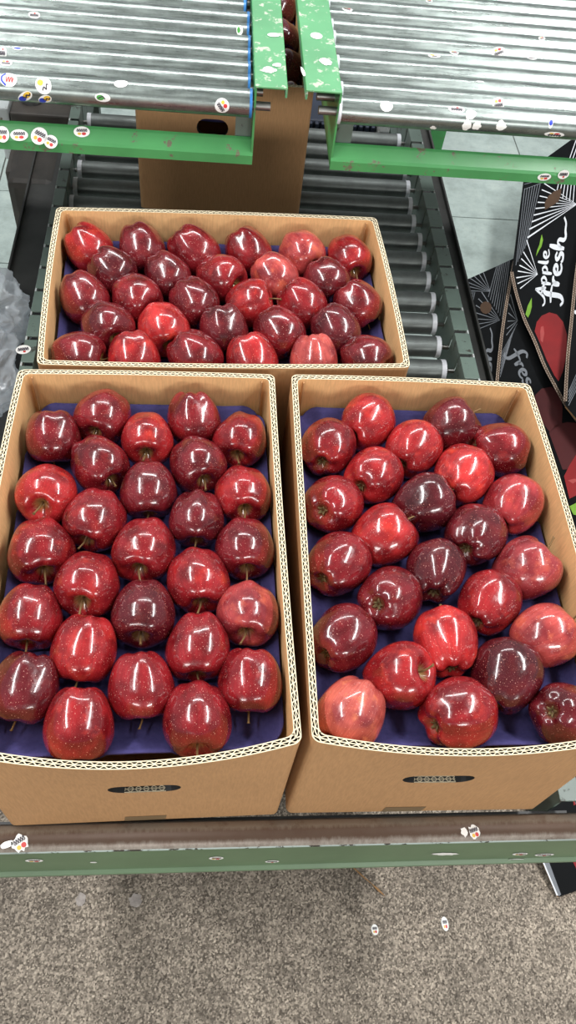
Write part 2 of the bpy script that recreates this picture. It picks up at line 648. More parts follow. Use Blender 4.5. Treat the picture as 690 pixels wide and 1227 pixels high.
def ribbon_wave(bm, fn, length, d0, d1, z0, z1, pitch, th, mi, phase=0.0):
    """zigzag paper wave between depths d0 and d1; fn(e, d, z) -> point with e = metres along wall"""
    n = max(8, int(length / pitch * 6))
    prev = None
    for i in range(n + 1):
        e = length * i / n
        ph = 2 * PI * e / pitch + phase
        c = 0.5 + 0.5 * math.sin(ph)
        slope = (d1 - d0) * 0.5 * math.cos(ph) * 2 * PI / pitch
        nl = math.sqrt(1 + slope * slope)
        ne, nd = -slope / nl, 1 / nl
        d = d0 + th / 2 + (d1 - d0 - th) * c
        a = [bm.verts.new(fn(e + ne * s * th / 2, d + nd * s * th / 2, z)) for s, z in ((-1, z1), (1, z1), (1, z0), (-1, z0))]
        if prev:
            for k, m in ((0, mi), (1, 3), (3, 3)):
                k2 = (k + 1) % 4
                bm.faces.new((prev[k], prev[k2], a[k2], a[k])).material_index = m
        prev = a


def wall_panel(name, parent, a, b, nrm, H, bow, slot=None, ecap=True, rc=0.008, phase=0.0, zsag=0.0):
    """double-wall corrugated panel from outer corner a to b (2D, local), outward normal nrm"""
    a, b, nrm = Vector(a), Vector(b), Vector(nrm)
    D = (b - a)
    Ln = D.length
    D.normalize()
    t = TH_W

    def pt(e, d, z):            # e along the outer line, clamped to the mitre
        k = min(max(e, 0), Ln)
        s = k / Ln
        ee = min(k, Ln - k)
        inset = d
        lo = 0.29 * rc + d * 0.92
        kk = lo + (Ln - 2 * lo) * s
        ee = min(kk, Ln - kk) - d * 0.92
        if ee < rc:
            q = rc - max(ee, 0)
            inset = d + rc - math.sqrt(max(0, rc * rc - q * q))
        zz = z / H
        off = bow * 4 * s * (1 - s) * zz * zz
        p = a + D * kk + nrm * (off - inset)
        return Vector((p.x, p.y, z + zsag * 4 * s * (1 - s) * zz ** 4))
    bm = bmesh.new()
    nz = 8
    es = [0, 0.002, 0.004, 0.007, 0.011] + [0.011 + (Ln - 0.022) * k / 30 for k in range(1, 30)] + [Ln - 0.011, Ln - 0.007, Ln - 0.004, Ln - 0.002, Ln]
    lt = 0.0010
    topd = 0.009

    def skin(d, mi, flip):
        if slot:
            sc, sz, sw, sh = slot
            vs, eds = [], []
            xs = es[::2] if len(es) % 2 else es
            rect = []
            grid = [(e, H * k / nz) for e in es for k in range(nz + 1)]
            loop = []
            r = sh / 2
            for k in range(9):
                an = -PI / 2 + PI * k / 8
                loop.append((sc + sw / 2 - r + r * math.cos(an), sz + r * math.sin(an)))
            for k in range(9):
                an = PI / 2 + PI * k / 8
                loop.append((sc - sw / 2 + r + r * math.cos(an), sz + r * math.sin(an)))
            inside = lambda x, z: abs(z - sz) < r + 0.003 and abs(x - sc) < sw / 2 + 0.003
            pts = [Vector(g) for g in grid if not inside(*g)]
            n0 = len(pts)
            pts += [Vector(l) for l in loop]
            eds = [(n0 + k, n0 + (k + 1) % len(loop)) for k in range(len(loop))]
            V, E_, Fc, *_ = geometry.delaunay_2d_cdt(pts, eds, [], 0, 1e-6)
            bv = [bm.verts.new(pt(v.x, d, v.y)) for v in V]
            for f in Fc:
                cx = sum(V[i].x for i in f) / 3
                cz = sum(V[i].y for i in f) / 3
                ins = False
                if abs(cz - sz) < r:
                    hw = sw / 2 - r + math.sqrt(max(0, r * r - (cz - sz) ** 2))
                    ins = abs(cx - sc) < hw
                if ins:
                    continue
                ff = bm.faces.new([bv[i] for i in (f if not flip else f[::-1])])
                ff.material_index = mi
                ff.smooth = True
            return loop
        G = [[bm.verts.new(pt(e, d, H * k / nz)) for k in range(nz + 1)] for e in es]
        for i in range(len(es) - 1):
            for k in range(nz):
                q = (G[i][k], G[i + 1][k], G[i + 1][k + 1], G[i][k + 1])
                f = bm.faces.new(q if not flip else q[::-1])
                f.material_index = mi
                f.smooth = True
    loop = skin(0, 0, False)
    skin(t, 1, True)
    # cut edge: three liners, two waves and the hollow below, its shade painted dark
    for d0 in (0.0, t / 2 - lt / 2, t - lt):
        for i in range(len(es) - 1):
            quad(bm, [pt(es[i], d0, H), pt(es[i + 1], d0, H), pt(es[i + 1], d0 + lt, H), pt(es[i], d0 + lt, H)], 2)
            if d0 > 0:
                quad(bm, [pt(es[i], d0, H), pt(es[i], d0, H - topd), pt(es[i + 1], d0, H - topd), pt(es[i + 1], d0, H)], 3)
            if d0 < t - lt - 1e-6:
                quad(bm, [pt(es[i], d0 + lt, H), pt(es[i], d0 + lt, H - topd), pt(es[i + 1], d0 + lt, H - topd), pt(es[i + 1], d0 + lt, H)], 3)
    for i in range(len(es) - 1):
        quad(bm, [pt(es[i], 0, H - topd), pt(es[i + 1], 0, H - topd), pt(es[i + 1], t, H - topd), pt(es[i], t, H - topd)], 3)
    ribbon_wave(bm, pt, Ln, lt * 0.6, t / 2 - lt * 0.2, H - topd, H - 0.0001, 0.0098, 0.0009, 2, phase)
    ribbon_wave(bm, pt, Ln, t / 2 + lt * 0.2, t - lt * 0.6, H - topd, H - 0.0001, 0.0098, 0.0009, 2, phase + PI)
    if slot:
        n = len(loop)
        for k in range(n):
            (x0, z0), (x1, z1) = loop[k], loop[(k + 1) % n]
            quad(bm, [pt(x0, 0, z0), pt(x1, 0, z1), pt(x1, t, z1), pt(x0, t, z0)], 4)  # cut board painted black to stand for shade in the hole
        # flutes seen on the lower lip of the hand hole
        sc, sz, sw, sh = slot
        zb = sz - sh / 2 + 0.0007
        hw = sw / 2 - sh / 2

        def lip(e, d):
            x = sc - hw + e
            return pt(x, d, zb)
        N = 60
        for (d0, d1, ph) in ((0.0012, 0.0038, 0), (0.0040, 0.0066, PI)):
            prev = None
            for i in range(N + 1):
                e = 2 * hw * i / N
                c = 0.5 + 0.5 * math.sin(2 * PI * e / 0.0088 + ph)
                d = d0 + (d1 - d0) * c
                cur = (bm.verts.new(lip(e, d - 0.0006)), bm.verts.new(lip(e, d + 0.0006)))
                if prev:
                    bm.faces.new((prev[0], cur[0], cur[1], prev[1])).material_index = 2
                prev = cur
        for d in (0.0, t / 2 - 0.0005, t - 0.001):
            quad(bm, [lip(0, d), lip(2 * hw, d), lip(2 * hw, d + 0.0010), lip(0, d + 0.0010)], 2)
    o = obj(name, bm, ['kraft', 'kraft_in', 'flute', 'core', 'darker'], parent)
    return o, pt


def carton(label, cx, cy, yaw, Lx, Ly, H, bows, slot_front=None, tape=None):
    root = empty('carton', (cx, cy, T + 0.001), label, 'carton', 'open cardboard apple cartons', yaw)
    x, y = Lx / 2, Ly / 2
    fo, fpt = wall_panel('front_panel', root, (-x, -y), (x, -y), (0, -1), H, bows[0], slot_front, phase=0.3)
    wall_panel('back_panel', root, (x, y), (-x, y), (0, 1), H, bows[1], None, phase=1.1)
    wall_panel('side_panel', root, (-x, y), (-x, -y), (-1, 0), H, bows[2], None, phase=0.7)
    wall_panel('side_panel', root, (x, -y), (x, y), (1, 0), H, bows[3], None, phase=1.9)
    bm = bmesh.new()
    box(bm, (-x + 0.004, -y + 0.004, 0.0005), (x - 0.004, y - 0.004, 0.007))
    obj('bottom_panel', bm, 'kraft', root)
    if tape:
        e0, e1, hh = tape
        bm = bmesh.new()
        quad(bm, [fpt(e0, -0.0005, 0.001), fpt(e1, -0.0005, 0.001), fpt(e1 + 0.002, -0.0005, hh), fpt(e0 + 0.002, -0.0005, hh)])
        o = obj('tape', bm, 'tape', root)
        o['label'] = 'short strip of brown tape folded up over the bottom edge'
    # folded inner glue flap visible as a seam in the back corner
    for s in (-1, 1):
        bm = bmesh.new()
        xa = s * (x - TH_W - 0.010)
        box(bm, (min(xa, xa + s * 0.0016), y - TH_W - 0.0035, 0.19), (max(xa, xa + s * 0.0016), y - TH_W - 0.0005, H - 0.004), 0)
        obj('corner_flap', bm, 'kraft', root)
    return root


BW_, BL_, BH_ = 0.33195, 0.5, 0.27669
boxL = (-0.0705, 0.0524, 0.0221)
boxR = (0.2777, 0.0567, -0.0038)
boxB = (0.0227, 0.4847, 0.0392)
cL = carton('open brown carton of dark apples, front left of the three, hand hole in front', *boxL, BW_, BL_, BH_, (0.020, 0.002, 0.007, -0.002), (0.172, 0.160, 0.080, 0.034), (0.139, 0.190, 0.020))
# the left carton sits with its origin shifted by its wide shape
cR = carton('open brown carton of apples with calyx ends showing, front right of the three', *boxR, BW_, BL_, BH_, (0.016, 0.003, 0.0, 0.006), (0.158, 0.160, 0.084, 0.034), (0.123, 0.176, 0.022))
cB = carton('open brown carton of apples lying crosswise behind the two front cartons', *boxB, BL_, BW_, BH_, (0.004, 0.003, 0.003, 0.003))
cC = carton('brown carton standing behind the crosswise one, under the upper roller tables', 0.0225, 1.04 + 0.25, 0.0, 0.334, 0.5, 0.2767, (0.0, 0.0, 0.0, 0.0), (0.146, 0.186, 0.062, 0.036))

# ------------------------------------------------------------------ apples
APL = {'L': [  # columns from the left, back to front: px, py, width, end (s/c), end dx, dy, tone
    [(57, 522, 65, 's', 1, 36, .35), (50, 592, 72, 's', -10, 17, .72), (40, 661, 80, 's', 7, 34, .5), (36, 740, 75, 's', -4, 38, .5), (30, 825, 78, 's', -8, 44, .22)],
    [(121, 497, 64, 's', -13, 23, .4), (119, 557, 65, 's', 17, 23, .35), (112, 624, 71, 's', -13, 31, .45), (102, 698, 77, 's', -8, 27, .55), (101, 778, 77, 's', -6, 44, .66), (95, 868, 84, 's', 0, 52, .62)],
    [(175, 525, 62, 's', -3, 22, .68), (178, 588, 66, 's', 1, 34, .28), (173, 659, 75, 's', -7, 29, .5), (172, 735, 76, 's', -4, 34, .12), (170, 823, 79, 's', 5, 45, .5)],
    [(234, 495, 62, 's', 1, 36, .42), (238, 556, 67, 's', 10, 25, .3), (237, 621, 64, 's', 0, 32, .25), (240, 694, 75, 's', 4, 34, .55), (237, 776, 75, 's', 0, 38, .5), (236, 860, 82, 's', 1, 40, .48)],
    [(291, 527, 64, 's', -5, 25, .5), (298, 593, 66, 's', 3, 24, .58), (301, 659, 70, 's', 4, 31, .32), (306, 735, 72, 's', -3, 30, 1.2), (306, 817, 77, 's', -2, 43, .5)]],
    'R': [
    [(393, 537, 68, 'c', -8, 21, .5), (396, 605, 72, 'c', -16, 8, .5), (403, 677, 76, 'c', -22, 19, .42), (408, 765, 76, 'c', -26, 20, .3), (420, 855, 84, 's', -22, 38, 1.5)],
    [(444, 503, 66, 'c', -21, 16, .72), (450, 572, 70, 'c', -19, 15, .68), (460, 642, 76, 'c', -34, 26, .72), (465, 717, 78, 'c', -16, 6, .32), (478, 811, 80, 's', 36, -6, .68)],
    [(497, 534, 68, 'c', -16, 22, .72), (510, 603, 75, 'c', -36, 16, .08), (522, 685, 72, 'c', -2, 30, .1), (534, 769, 77, 'c', 7, 36, .85), (550, 854, 88, 'c', -34, 18, .58)],
    [(549, 505, 66, 'c', -30, 20, .22), (560, 567, 72, 'c', -20, 24, .9), (570, 637, 74, 'c', -13, 20, .22), (588, 722, 76, 'c', -16, 27, .6), (609, 810, 86, 'c', -16, 40, .06)],
    [(610, 536, 68, 'c', -34, -6, .42), (622, 605, 72, 'c', -13, 25, 1.05), (641, 681, 78, 'c', -30, 30, 1.15), (656, 763, 76, 'c', -34, 20, 1.3), (672, 855, 74, 'c', -14, -4, .2)]],
    'B': [
    [(97, 294, 56, 's', 20, 24, .62), (165, 297, 58, 's', 8, 28, .3), (226, 295, 62, 's', 22, 26, .42), (297, 301, 54, 's', 14, 26, .5), (362, 305, 56, 's', 18, 16, 1.25), (424, 310, 54, 's', 11, 20, .6)],
    [(127, 322, 58, 's', 24, 20, .22), (198, 332, 58, 's', 16, 26, .26), (261, 335, 60, 's', 25, 11, .48), (329, 333, 58, 's', 20, 24, 1.3), (398, 342, 54, 's', 16, 22, .26)],
    [(89, 358, 60, 's', 14, 28, .35), (157, 360, 62, 's', 22, 14, .42), (231, 366, 60, 's', 20, 24, .28), (301, 366, 58, 's', 30, -8, .65), (366, 371, 60, 's', 22, 24, .5), (436, 369, 58, 's', 18, 26, .38)],
    [(127, 389, 64, 's', 12, 20, .28), (197, 394, 64, 's', 8, 26, .95), (265, 398, 60, 's', 6, 32, .2), (334, 401, 62, 's', 20, 26, .4), (411, 398, 60, 's', 20, 26, .16)],
    [(89, 414, 66, 's', 34, 2, .35), (161, 419, 64, 's', 4, 34, .68), (233, 422, 64, 's', 22, 24, .42), (303, 427, 64, 's', 10, 34, .7), (376, 424, 58, 's', 4, 34, 1.35), (447, 421, 64, 's', 30, 12, .3)]]}


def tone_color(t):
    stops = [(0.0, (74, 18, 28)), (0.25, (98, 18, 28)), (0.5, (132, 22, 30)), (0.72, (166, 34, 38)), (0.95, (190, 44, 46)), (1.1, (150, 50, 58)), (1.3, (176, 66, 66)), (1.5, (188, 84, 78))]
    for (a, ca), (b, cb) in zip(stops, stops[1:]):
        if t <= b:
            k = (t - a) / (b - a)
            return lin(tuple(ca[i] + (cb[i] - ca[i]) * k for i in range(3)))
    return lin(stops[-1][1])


def tone_word(t):
    if t > 1.18:
        return 'pale pinkish'
    if t > 1.0:
        return 'dusky red'
    if t < 0.24:
        return 'very dark maroon'
    if t < 0.4:
        return 'dark red'
    if t < 0.62:
        return 'deep red'
    return 'bright red'


PROF = [(0.0, 0.56), (0.09, 0.58), (0.19, 0.70), (0.32, 0.82), (0.48, 0.865), (0.67, 0.81), (0.84, 0.64), (0.955, 0.40), (1.0, 0.12), (0.985, -0.16), (0.92, -0.43), (0.81, -0.66), (0.66, -0.83), (0.50, -0.915), (0.36, -0.93), (0.25, -0.88), (0.15, -0.79), (0.07, -0.75), (0.0, -0.74)]


def apple_mesh(seed):
    rnd = random.Random(seed)
    prof = catmull([(r, 0, z) for r, z in PROF], 3)
    prof = [(max(0, p.x), p.z) for p in prof]
    NS = 48
    ph = rnd.uniform(0, 2 * PI)
    amp = rnd.uniform(0.25, 0.75)
    lean = (rnd.uniform(-0.08, 0.08), rnd.uniform(-0.05, 0.05))
    taper = rnd.uniform(0.03, 0.17)
    hs = rnd.uniform(0.98, 1.07)
    a2, p2 = rnd.uniform(0.0, 0.035), rnd.uniform(0, PI)
    lob = [rnd.uniform(0.6, 1.35) for _ in range(5)]
    bm = bmesh.new()

    def P(r, z, th):
        u = (0.9 - z) / 1.85
        kk = ((th - ph) / (2 * PI) * 5) % 5
        i0 = int(kk) % 5
        fr = kk - int(kk)
        la = lob[i0] * (1 - fr) + lob[(i0 + 1) % 5] * fr
        c = math.cos(5 * (th - ph)) * la
        low = max(0, min(1, (u - 0.45) / 0.5))
        top = max(0, min(1, (0.28 - u) / 0.28))
        dr = amp * (0.055 * low * c + 0.025 * top * c + 0.010 * c)
        dz = amp * (-0.060 * low * c * min(1, r * 2.2) + 0.035 * top * c * min(1, r * 2))
        tp = 1 - taper * max(0, u - 0.35) / 0.65
        rr = r * tp * (1 + dr * min(1, r * 3) + a2 * math.cos(2 * (th - p2)))
        zz = z * hs + dz
        s = 1 + lean[0] * math.cos(th - lean[1] * 20) * 0.35 * z
        return Vector((rr * math.cos(th) * s + lean[0] * z * 0.6, rr * math.sin(th) * s + lean[1] * z * 0.6, zz))
    tip = bm.verts.new(P(0, prof[0][1], 0))
    bot = bm.verts.new(P(0, prof[-1][1], 0))
    rings = [[bm.verts.new(P(r, z, 2 * PI * k / NS)) for k in range(NS)] for r, z in prof[1:-1]]
    for k in range(NS):
        k2 = (k + 1) % NS
        bm.faces.new((tip, rings[0][k], rings[0][k2]))
        bm.faces.new((bot, rings[-1][k2], rings[-1][k]))
        for i in range(len(rings) - 1):
            bm.faces.new((rings[i][k], rings[i + 1][k], rings[i + 1][k2], rings[i][k2]))
    me = bpy.data.meshes.new('apple')
    bm.normal_update()
    bm.to_mesh(me)
    bm.free()
    me.materials.append(M['apple'])
    for p in me.polygons:
        p.use_smooth = True
    zt = min(v.co.z for v in me.vertices if v.co.z > 0 and math.hypot(v.co.x - lean[0] * .4, v.co.y - lean[1] * .4) < 0.12)
    return me, (lean[0] * 0.36, lean[1] * 0.36)


def stem_mesh(seed):
    rnd = random.Random(seed)
    bm = bmesh.new()
    dx, dy = rnd.uniform(-0.16, 0.16), rnd.uniform(-0.16, 0.16)
    ln = rnd.uniform(0.52, 0.74)
    pts = catmull([(0, 0, 0.58), (dx * 0.2, dy * 0.2, 0.58 + ln * 0.5), (dx, dy, 0.58 + ln)], 4)
    prev = None
    for i, p in enumerate(pts):
        r = 0.032 + (0.018 if i == len(pts) - 1 else 0) + (0.012 if i == 0 else 0)
        ring = [bm.verts.new((p.x + r * math.cos(k * PI / 4), p.y + r * math.sin(k * PI / 4), p.z)) for k in range(8)]
        if prev:
            for k in range(8):
                bm.faces.new((prev[k], prev[(k + 1) % 8], ring[(k + 1) % 8], ring[k])).smooth = True
        prev = ring
    bm.faces.new(prev)
    me = bpy.data.meshes.new('stem')
    bm.to_mesh(me)
    bm.free()
    me.materials.append(M['stem'])
    return me


def calyx_mesh(seed):
    rnd = random.Random(seed)
    bm = bmesh.new()
    for k in range(5):
        a = 2 * PI * k / 5 + rnd.uniform(-0.2, 0.2)
        for s, rad in ((0, 0.0),):
            ca, sa = math.cos(a), math.sin(a)
            L_ = rnd.uniform(0.15, 0.24)
            pr = None
            for q in range(4):
                u = q / 3
                rr = 0.03 + L_ * u * (1 - 0.25 * u)
                zz = -0.775 - 0.09 * math.sin(u * PI * 0.7) - 0.02 * u
                wd = 0.055 * (1 - u) + 0.008
                cur = (bm.verts.new((rr * ca - wd * sa, rr * sa + wd * ca, zz)), bm.verts.new((rr * ca, rr * sa, zz - 0.018)), bm.verts.new((rr * ca + wd * sa, rr * sa - wd * ca, zz)))
                if pr:
                    bm.faces.new((pr[0], pr[1], cur[1], cur[0]))
                    bm.faces.new((pr[1], pr[2], cur[2], cur[1]))
                pr = cur
    for k in range(8):
        a = 2 * PI * k / 8
        x, y = 0.05 * math.cos(a), 0.05 * math.sin(a)
        bm.faces.new([bm.verts.new(p) for p in ((x - 0.008, y, -0.76), (x + 0.008, y, -0.76), (x * 0.6, y * 0.6, -0.88))])
    me = bpy.data.meshes.new('calyx')
    bm.to_mesh(me)
    bm.free()
    me.materials.append(M['calyx'])
    return me


AM = [apple_mesh(100 + k) for k in range(12)]
SM = [stem_mesh(k) for k in range(5)]
CM = [calyx_mesh(k) for k in range(4)]
ORD = ['leftmost', 'second from the left', 'third from the left', 'fourth from the left', 'fifth from the left', 'sixth from the left']
ORDF = ['rearmost', 'second from the back', 'third from the back', 'fourth from the back', 'fifth from the back', 'frontmost of six']
COLW = ['leftmost column', 'second column from left', 'middle column', 'second column from right', 'rightmost column']
ROWW = ['back row', 'second row from back', 'middle row', 'second row from front', 'front row']
CART = {'L': ('front left carton', boxL, BW_, BL_), 'R': ('front right carton', boxR, BW_, BL_), 'B': ('crosswise rear carton', boxB, BL_, BW_)}
ZC = 0.240
FIT = {'L': (1.02, 0.0365), 'R': (0.995, 0.0380), 'B': (0.975, 0.0371)}
apple_pos = {}
for key, rows in APL.items():
    cname, (bx, by, byaw), lx, ly = CART[key]
    fac, rmean = FIT[key]
    items = []
    for ri, row in enumerate(rows):
        for ci, (px, py, wpx, end, dx, dy, tone) in enumerate(row):
            p = at_z(px, py, ZC + T)
            r = wpx / 2 * depth(p) / F_PX * fac
            r = 0.6 * r + 0.4 * rmean
            items.append([p, r, wpx, end, dx, dy, tone, ri, ci, p.copy()])
    ca, sa = math.cos(-byaw), math.sin(-byaw)
    for it in range(60):
        for i in range(len(items)):
            for j in range(i):
                d = items[i][0] - items[j][0]
                d.z = 0
                mn = (items[i][1] + items[j][1]) * 0.97
                if d.length < mn:
                    s = d.normalized() * (mn - d.length) * 0.5
                    items[i][0] += s
                    items[j][0] -= s
        for q in items:
            q[0] += (q[9] - q[0]) * 0.04
            dx_, dy_ = q[0].x - bx, q[0].y - by
            u, v = dx_ * ca - dy_ * sa, dx_ * sa + dy_ * ca
            mx, my = lx / 2 - TH_W - q[1] * 1.05 - 0.001, ly / 2 - TH_W - q[1] * 1.05 - 0.001
            u, v = max(-mx, min(mx, u)), max(-my - (0.012 if key != 'B' else 0), min(my, v))
            q[0].x = bx + u * ca + v * sa
            q[0].y = by - u * sa + v * ca
    apple_pos[key] = [(q[0].copy(), q[1]) for q in items]
    for q in items:
        p, r, wpx, end, dx, dy, tone, ri, ci, _ = q
        me, ctr = random.choice(AM)
        o = bpy.data.objects.new('apple', me)
        COL.objects.link(o)
        rp = wpx / 2.0
        a, b = dx / rp * 0.92, -dy / rp * 0.92
        L2 = a * a + b * b
        c = math.sqrt(max(0.0, 1 - L2)) if L2 < 1 else -0.10 * (L2 - 1)
        wv = (CAMLOC - p).normalized()
        right = RM @ Vector((1, 0, 0))
        right = (right - wv * right.dot(wv)).normalized()
        up = wv.cross(right)
        ax = (right * a + up * b + wv * c).normalized()
        if end == 'c':
            ax = -ax
        # keep the fruit lying on its side rather than sinking its long end
        q_ = ax.to_track_quat('Z', 'Y').to_matrix().to_4x4() @ Matrix.Rotation(random.uniform(0, 2 * PI), 4, 'Z')
        o.matrix_world = Matrix.Translation(p) @ q_ @ Matrix.Diagonal((r, r, r * random.uniform(1.0, 1.05), 1))
        o.color = tone_color(tone)
        if key == 'B':
            pos = ORD[ci] + ', ' + ROWW[ri]
        else:
            n_in = len(rows[ri])
            w_ = 'frontmost' if ci == n_in - 1 else ORDF[ci]
            pos = w_ + ', ' + COLW[ri]
        tag(o, tone_word(tone) + ' apple ' + pos + ', ' + cname, 'apple', 'red apples in the ' + cname)
        st = bpy.data.objects.new('stem', random.choice(SM))
        COL.objects.link(st)
        st.parent = o
        st.location = (ctr[0] + 0.0, ctr[1], 0)
        cx_ = bpy.data.objects.new('calyx', random.choice(CM))
        COL.objects.link(cx_)
        cx_.parent = o
        cx_.location = (-ctr[0] * 1.3, -ctr[1] * 1.3, 0)
# apples just visible deep in the carton under the roller tables
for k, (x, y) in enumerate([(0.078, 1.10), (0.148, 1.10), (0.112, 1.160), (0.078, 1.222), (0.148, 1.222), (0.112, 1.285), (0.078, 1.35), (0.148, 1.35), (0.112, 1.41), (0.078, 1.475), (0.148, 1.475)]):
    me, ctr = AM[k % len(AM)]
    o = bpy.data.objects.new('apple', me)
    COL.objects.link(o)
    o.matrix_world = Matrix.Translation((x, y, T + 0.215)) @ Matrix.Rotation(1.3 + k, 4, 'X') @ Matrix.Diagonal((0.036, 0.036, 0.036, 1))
    o.color = tone_color(0.0 + 0.01 * k)  # darkest skin tones stand in for the shade under the tables
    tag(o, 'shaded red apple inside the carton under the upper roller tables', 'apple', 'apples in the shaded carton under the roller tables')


# ------------------------------------------------------------------ pulp trays
def tray(key, label, zr=0.208):
    cname, (bx, by, byaw), lx, ly = CART[key]
    ca, sa = math.cos(byaw), math.sin(byaw)
    hx, hy = lx / 2 - TH_W - 0.0045, ly / 2 - TH_W - 0.0045
    nx, ny = int(2 * hx / 0.0055), int(2 * hy / 0.0055)
    ap = []
    for p, r in apple_pos[key]:
        dx, dy = p.x - bx, p.y - by
        ap.append((dx * ca + dy * sa, -dx * sa + dy * ca, r))
    bm = bmesh.new()
    G = []
    for i in range(nx + 1):
        row = []
        for j in range(ny + 1):
            x, y = -hx + 2 * hx * i / nx, -hy + 2 * hy * j / ny
            # rounded tray corners
            cr = 0.03
            qx, qy = abs(x) - (hx - cr), abs(y) - (hy - cr)
            if qx > 0 and qy > 0:
                L_ = math.hypot(qx, qy)
                if L_ > cr:
                    x = math.copysign(hx - cr + qx / L_ * cr, x)
                    y = math.copysign(hy - cr + qy / L_ * cr, y)
            e = min(hx - abs(x), hy - abs(y))
            z = zr + 0.020 * max(0, 1 - e / 0.022) + 0.0015 * noise.noise(Vector((x * 40, y * 40, 0)))
            for (axx, ay, r) in ap:
                d2 = (x - axx) ** 2 + (y - ay) ** 2
                R = r * 1.05 + 0.002
                if d2 < R * R:
                    z = min(z, ZC - math.sqrt(R * R - d2))
            row.append(bm.verts.new((x, y, z)))
        G.append(row)
    for i in range(nx):
        for j in range(ny):
            bm.faces.new((G[i][j], G[i + 1][j], G[i + 1][j + 1], G[i][j + 1])).smooth = True
    o = obj('fruit_tray', bm, 'tray')
    o.location = (bx, by, T)
    o.rotation_euler = (0, 0, byaw)
    sm = o.modifiers.new('thickness', 'SOLIDIFY')
    sm.thickness = 0.002
    tag(o, label, 'tray', 'purple pulp trays under the apples')
    # the layers packed underneath, only glimpsed through the hand hole
    return o


tray('L', 'purple moulded pulp tray under the apples of the front left carton')
tray('R', 'purple moulded pulp tray under the apples of the front right carton')
tray('B', 'purple moulded pulp tray under the apples of the crosswise rear carton')
CART['C'] = ('', (0.0225, 1.29, 0.0), 0.334, 0.5)
apple_pos['C'] = []
tray('C', 'shaded pulp tray inside the carton under the upper roller tables', 0.182)

# ------------------------------------------------------------------ lower roller conveyor
conv = empty('roller_conveyor', (0.08, -0.2, 0), 'lower dull green roller conveyor carrying the apple cartons', 'conveyor')
conv_inv = conv.location.copy()


def part(name, bm, mats, parent, smooth=False):
    """mesh built in world coordinates, parented to an unrotated empty"""
    for v in bm.verts:
        v.co -= parent.location if parent.parent is None else parent.parent.location
    return obj(name, bm, mats, parent, smooth)


XL, XR = -0.320, 0.497
YF, YB = -0.19, 2.35
YR = 1.42
PIT = 0.0635
ys = []
y = 0.6207 - 12 * PIT
while y < YR - 0.03:
    ys.append(y)
    y += PIT
rb = None
rnd = random.Random(4)
RR = 0.0205
for k, y in enumerate(ys):
    sh = rnd.uniform(-0.003, 0.006)
    if rb is None:
        bm = bmesh.new()
        cyl_x(bm, -0.366, 0.366, 0, 0, RR, 28)
        rb = obj('roller', bm, 'steel', conv)
        bm = bmesh.new()
        cyl_x(bm, -0.372, -0.363, 0, 0, RR * 1.03, 24)
        cap0 = obj('end_cap', bm, 'capw', rb)
        bm = bmesh.new()
        cyl_x(bm, 0.363, 0.372, 0, 0, RR * 1.03, 24)
        cap1 = obj('end_cap', bm, 'capw', rb)
        bm = bmesh.new()
        cyl_x(bm, -0.384, 0.391, 0, 0, 0.0045, 10)
        ax0 = obj('axle', bm, 'axle', rb)
        r_ = rb
    else:
        r_ = rb.copy()
        COL.objects.link(r_)
        for ch in (cap0, cap1, ax0):
            c = ch.copy()
            COL.objects.link(c)
            c.parent = r_
    r_.location = Vector((0.079 + sh, y, T - RR)) - conv.location


def rail(side):
    """C rail with a notched top flange; side -1 left, 1 right"""
    bm = bmesh.new()
    if side < 0:
        xo, xi = XL, XL + 0.022
    else:
        xo, xi = XR, XR - 0.029
    zt = T + 0.022
    x0, x1 = min(xo, xi), max(xo, xi)
    # inner web
    wx = (xi, xi - 0.003 * (1 if side > 0 else -1))
    edges = [YF] + [yy for yy in ys if yy > YF + 0.02] + [YR + 0.1, YB]
    for a, b in zip(edges, edges[1:]):
        g = 0.0045
        lo = (x0, a + (g if a != YF else 0), zt - 0.003)
        hi = (x1, b - (g if b != YB else 0), zt)
        box(bm, lo, hi, 0, 0.0008)
        # web segment between axle slots
        box(bm, (min(xi, xi + side * 0.003), lo[1], T - 0.028), (max(xi, xi + side * 0.003), hi[1], zt - 0.003))
    # continuous lower web, outer lip, lower flange
    box(bm, (min(xi, xi + side * 0.003), YF, T - 0.085), (max(xi, xi + side * 0.003), YB, T - 0.028))
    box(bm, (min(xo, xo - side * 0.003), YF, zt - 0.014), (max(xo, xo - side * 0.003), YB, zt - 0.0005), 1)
    box(bm, (x0, YF, T - 0.088), (x1, YB, T - 0.085))
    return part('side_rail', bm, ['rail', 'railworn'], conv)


rl = rail(-1)
rr_ = rail(1)
# dark ledge channels along both sides
for nm, xa, xb, lip in (('side_ledge', -0.402, -0.320, -0.402), ('side_ledge', 0.499, 0.556, 0.556)):
    bm = bmesh.new()
    yb_ = 1.72 if xa < 0 else YB
    box(bm, (xa, 0.42, T - 0.066), (xb, yb_, T - 0.062))
    box(bm, (lip - 0.002, 0.42, T - 0.066), (lip + 0.002, yb_, T - 0.050))
    part(nm, bm, 'dark', conv)
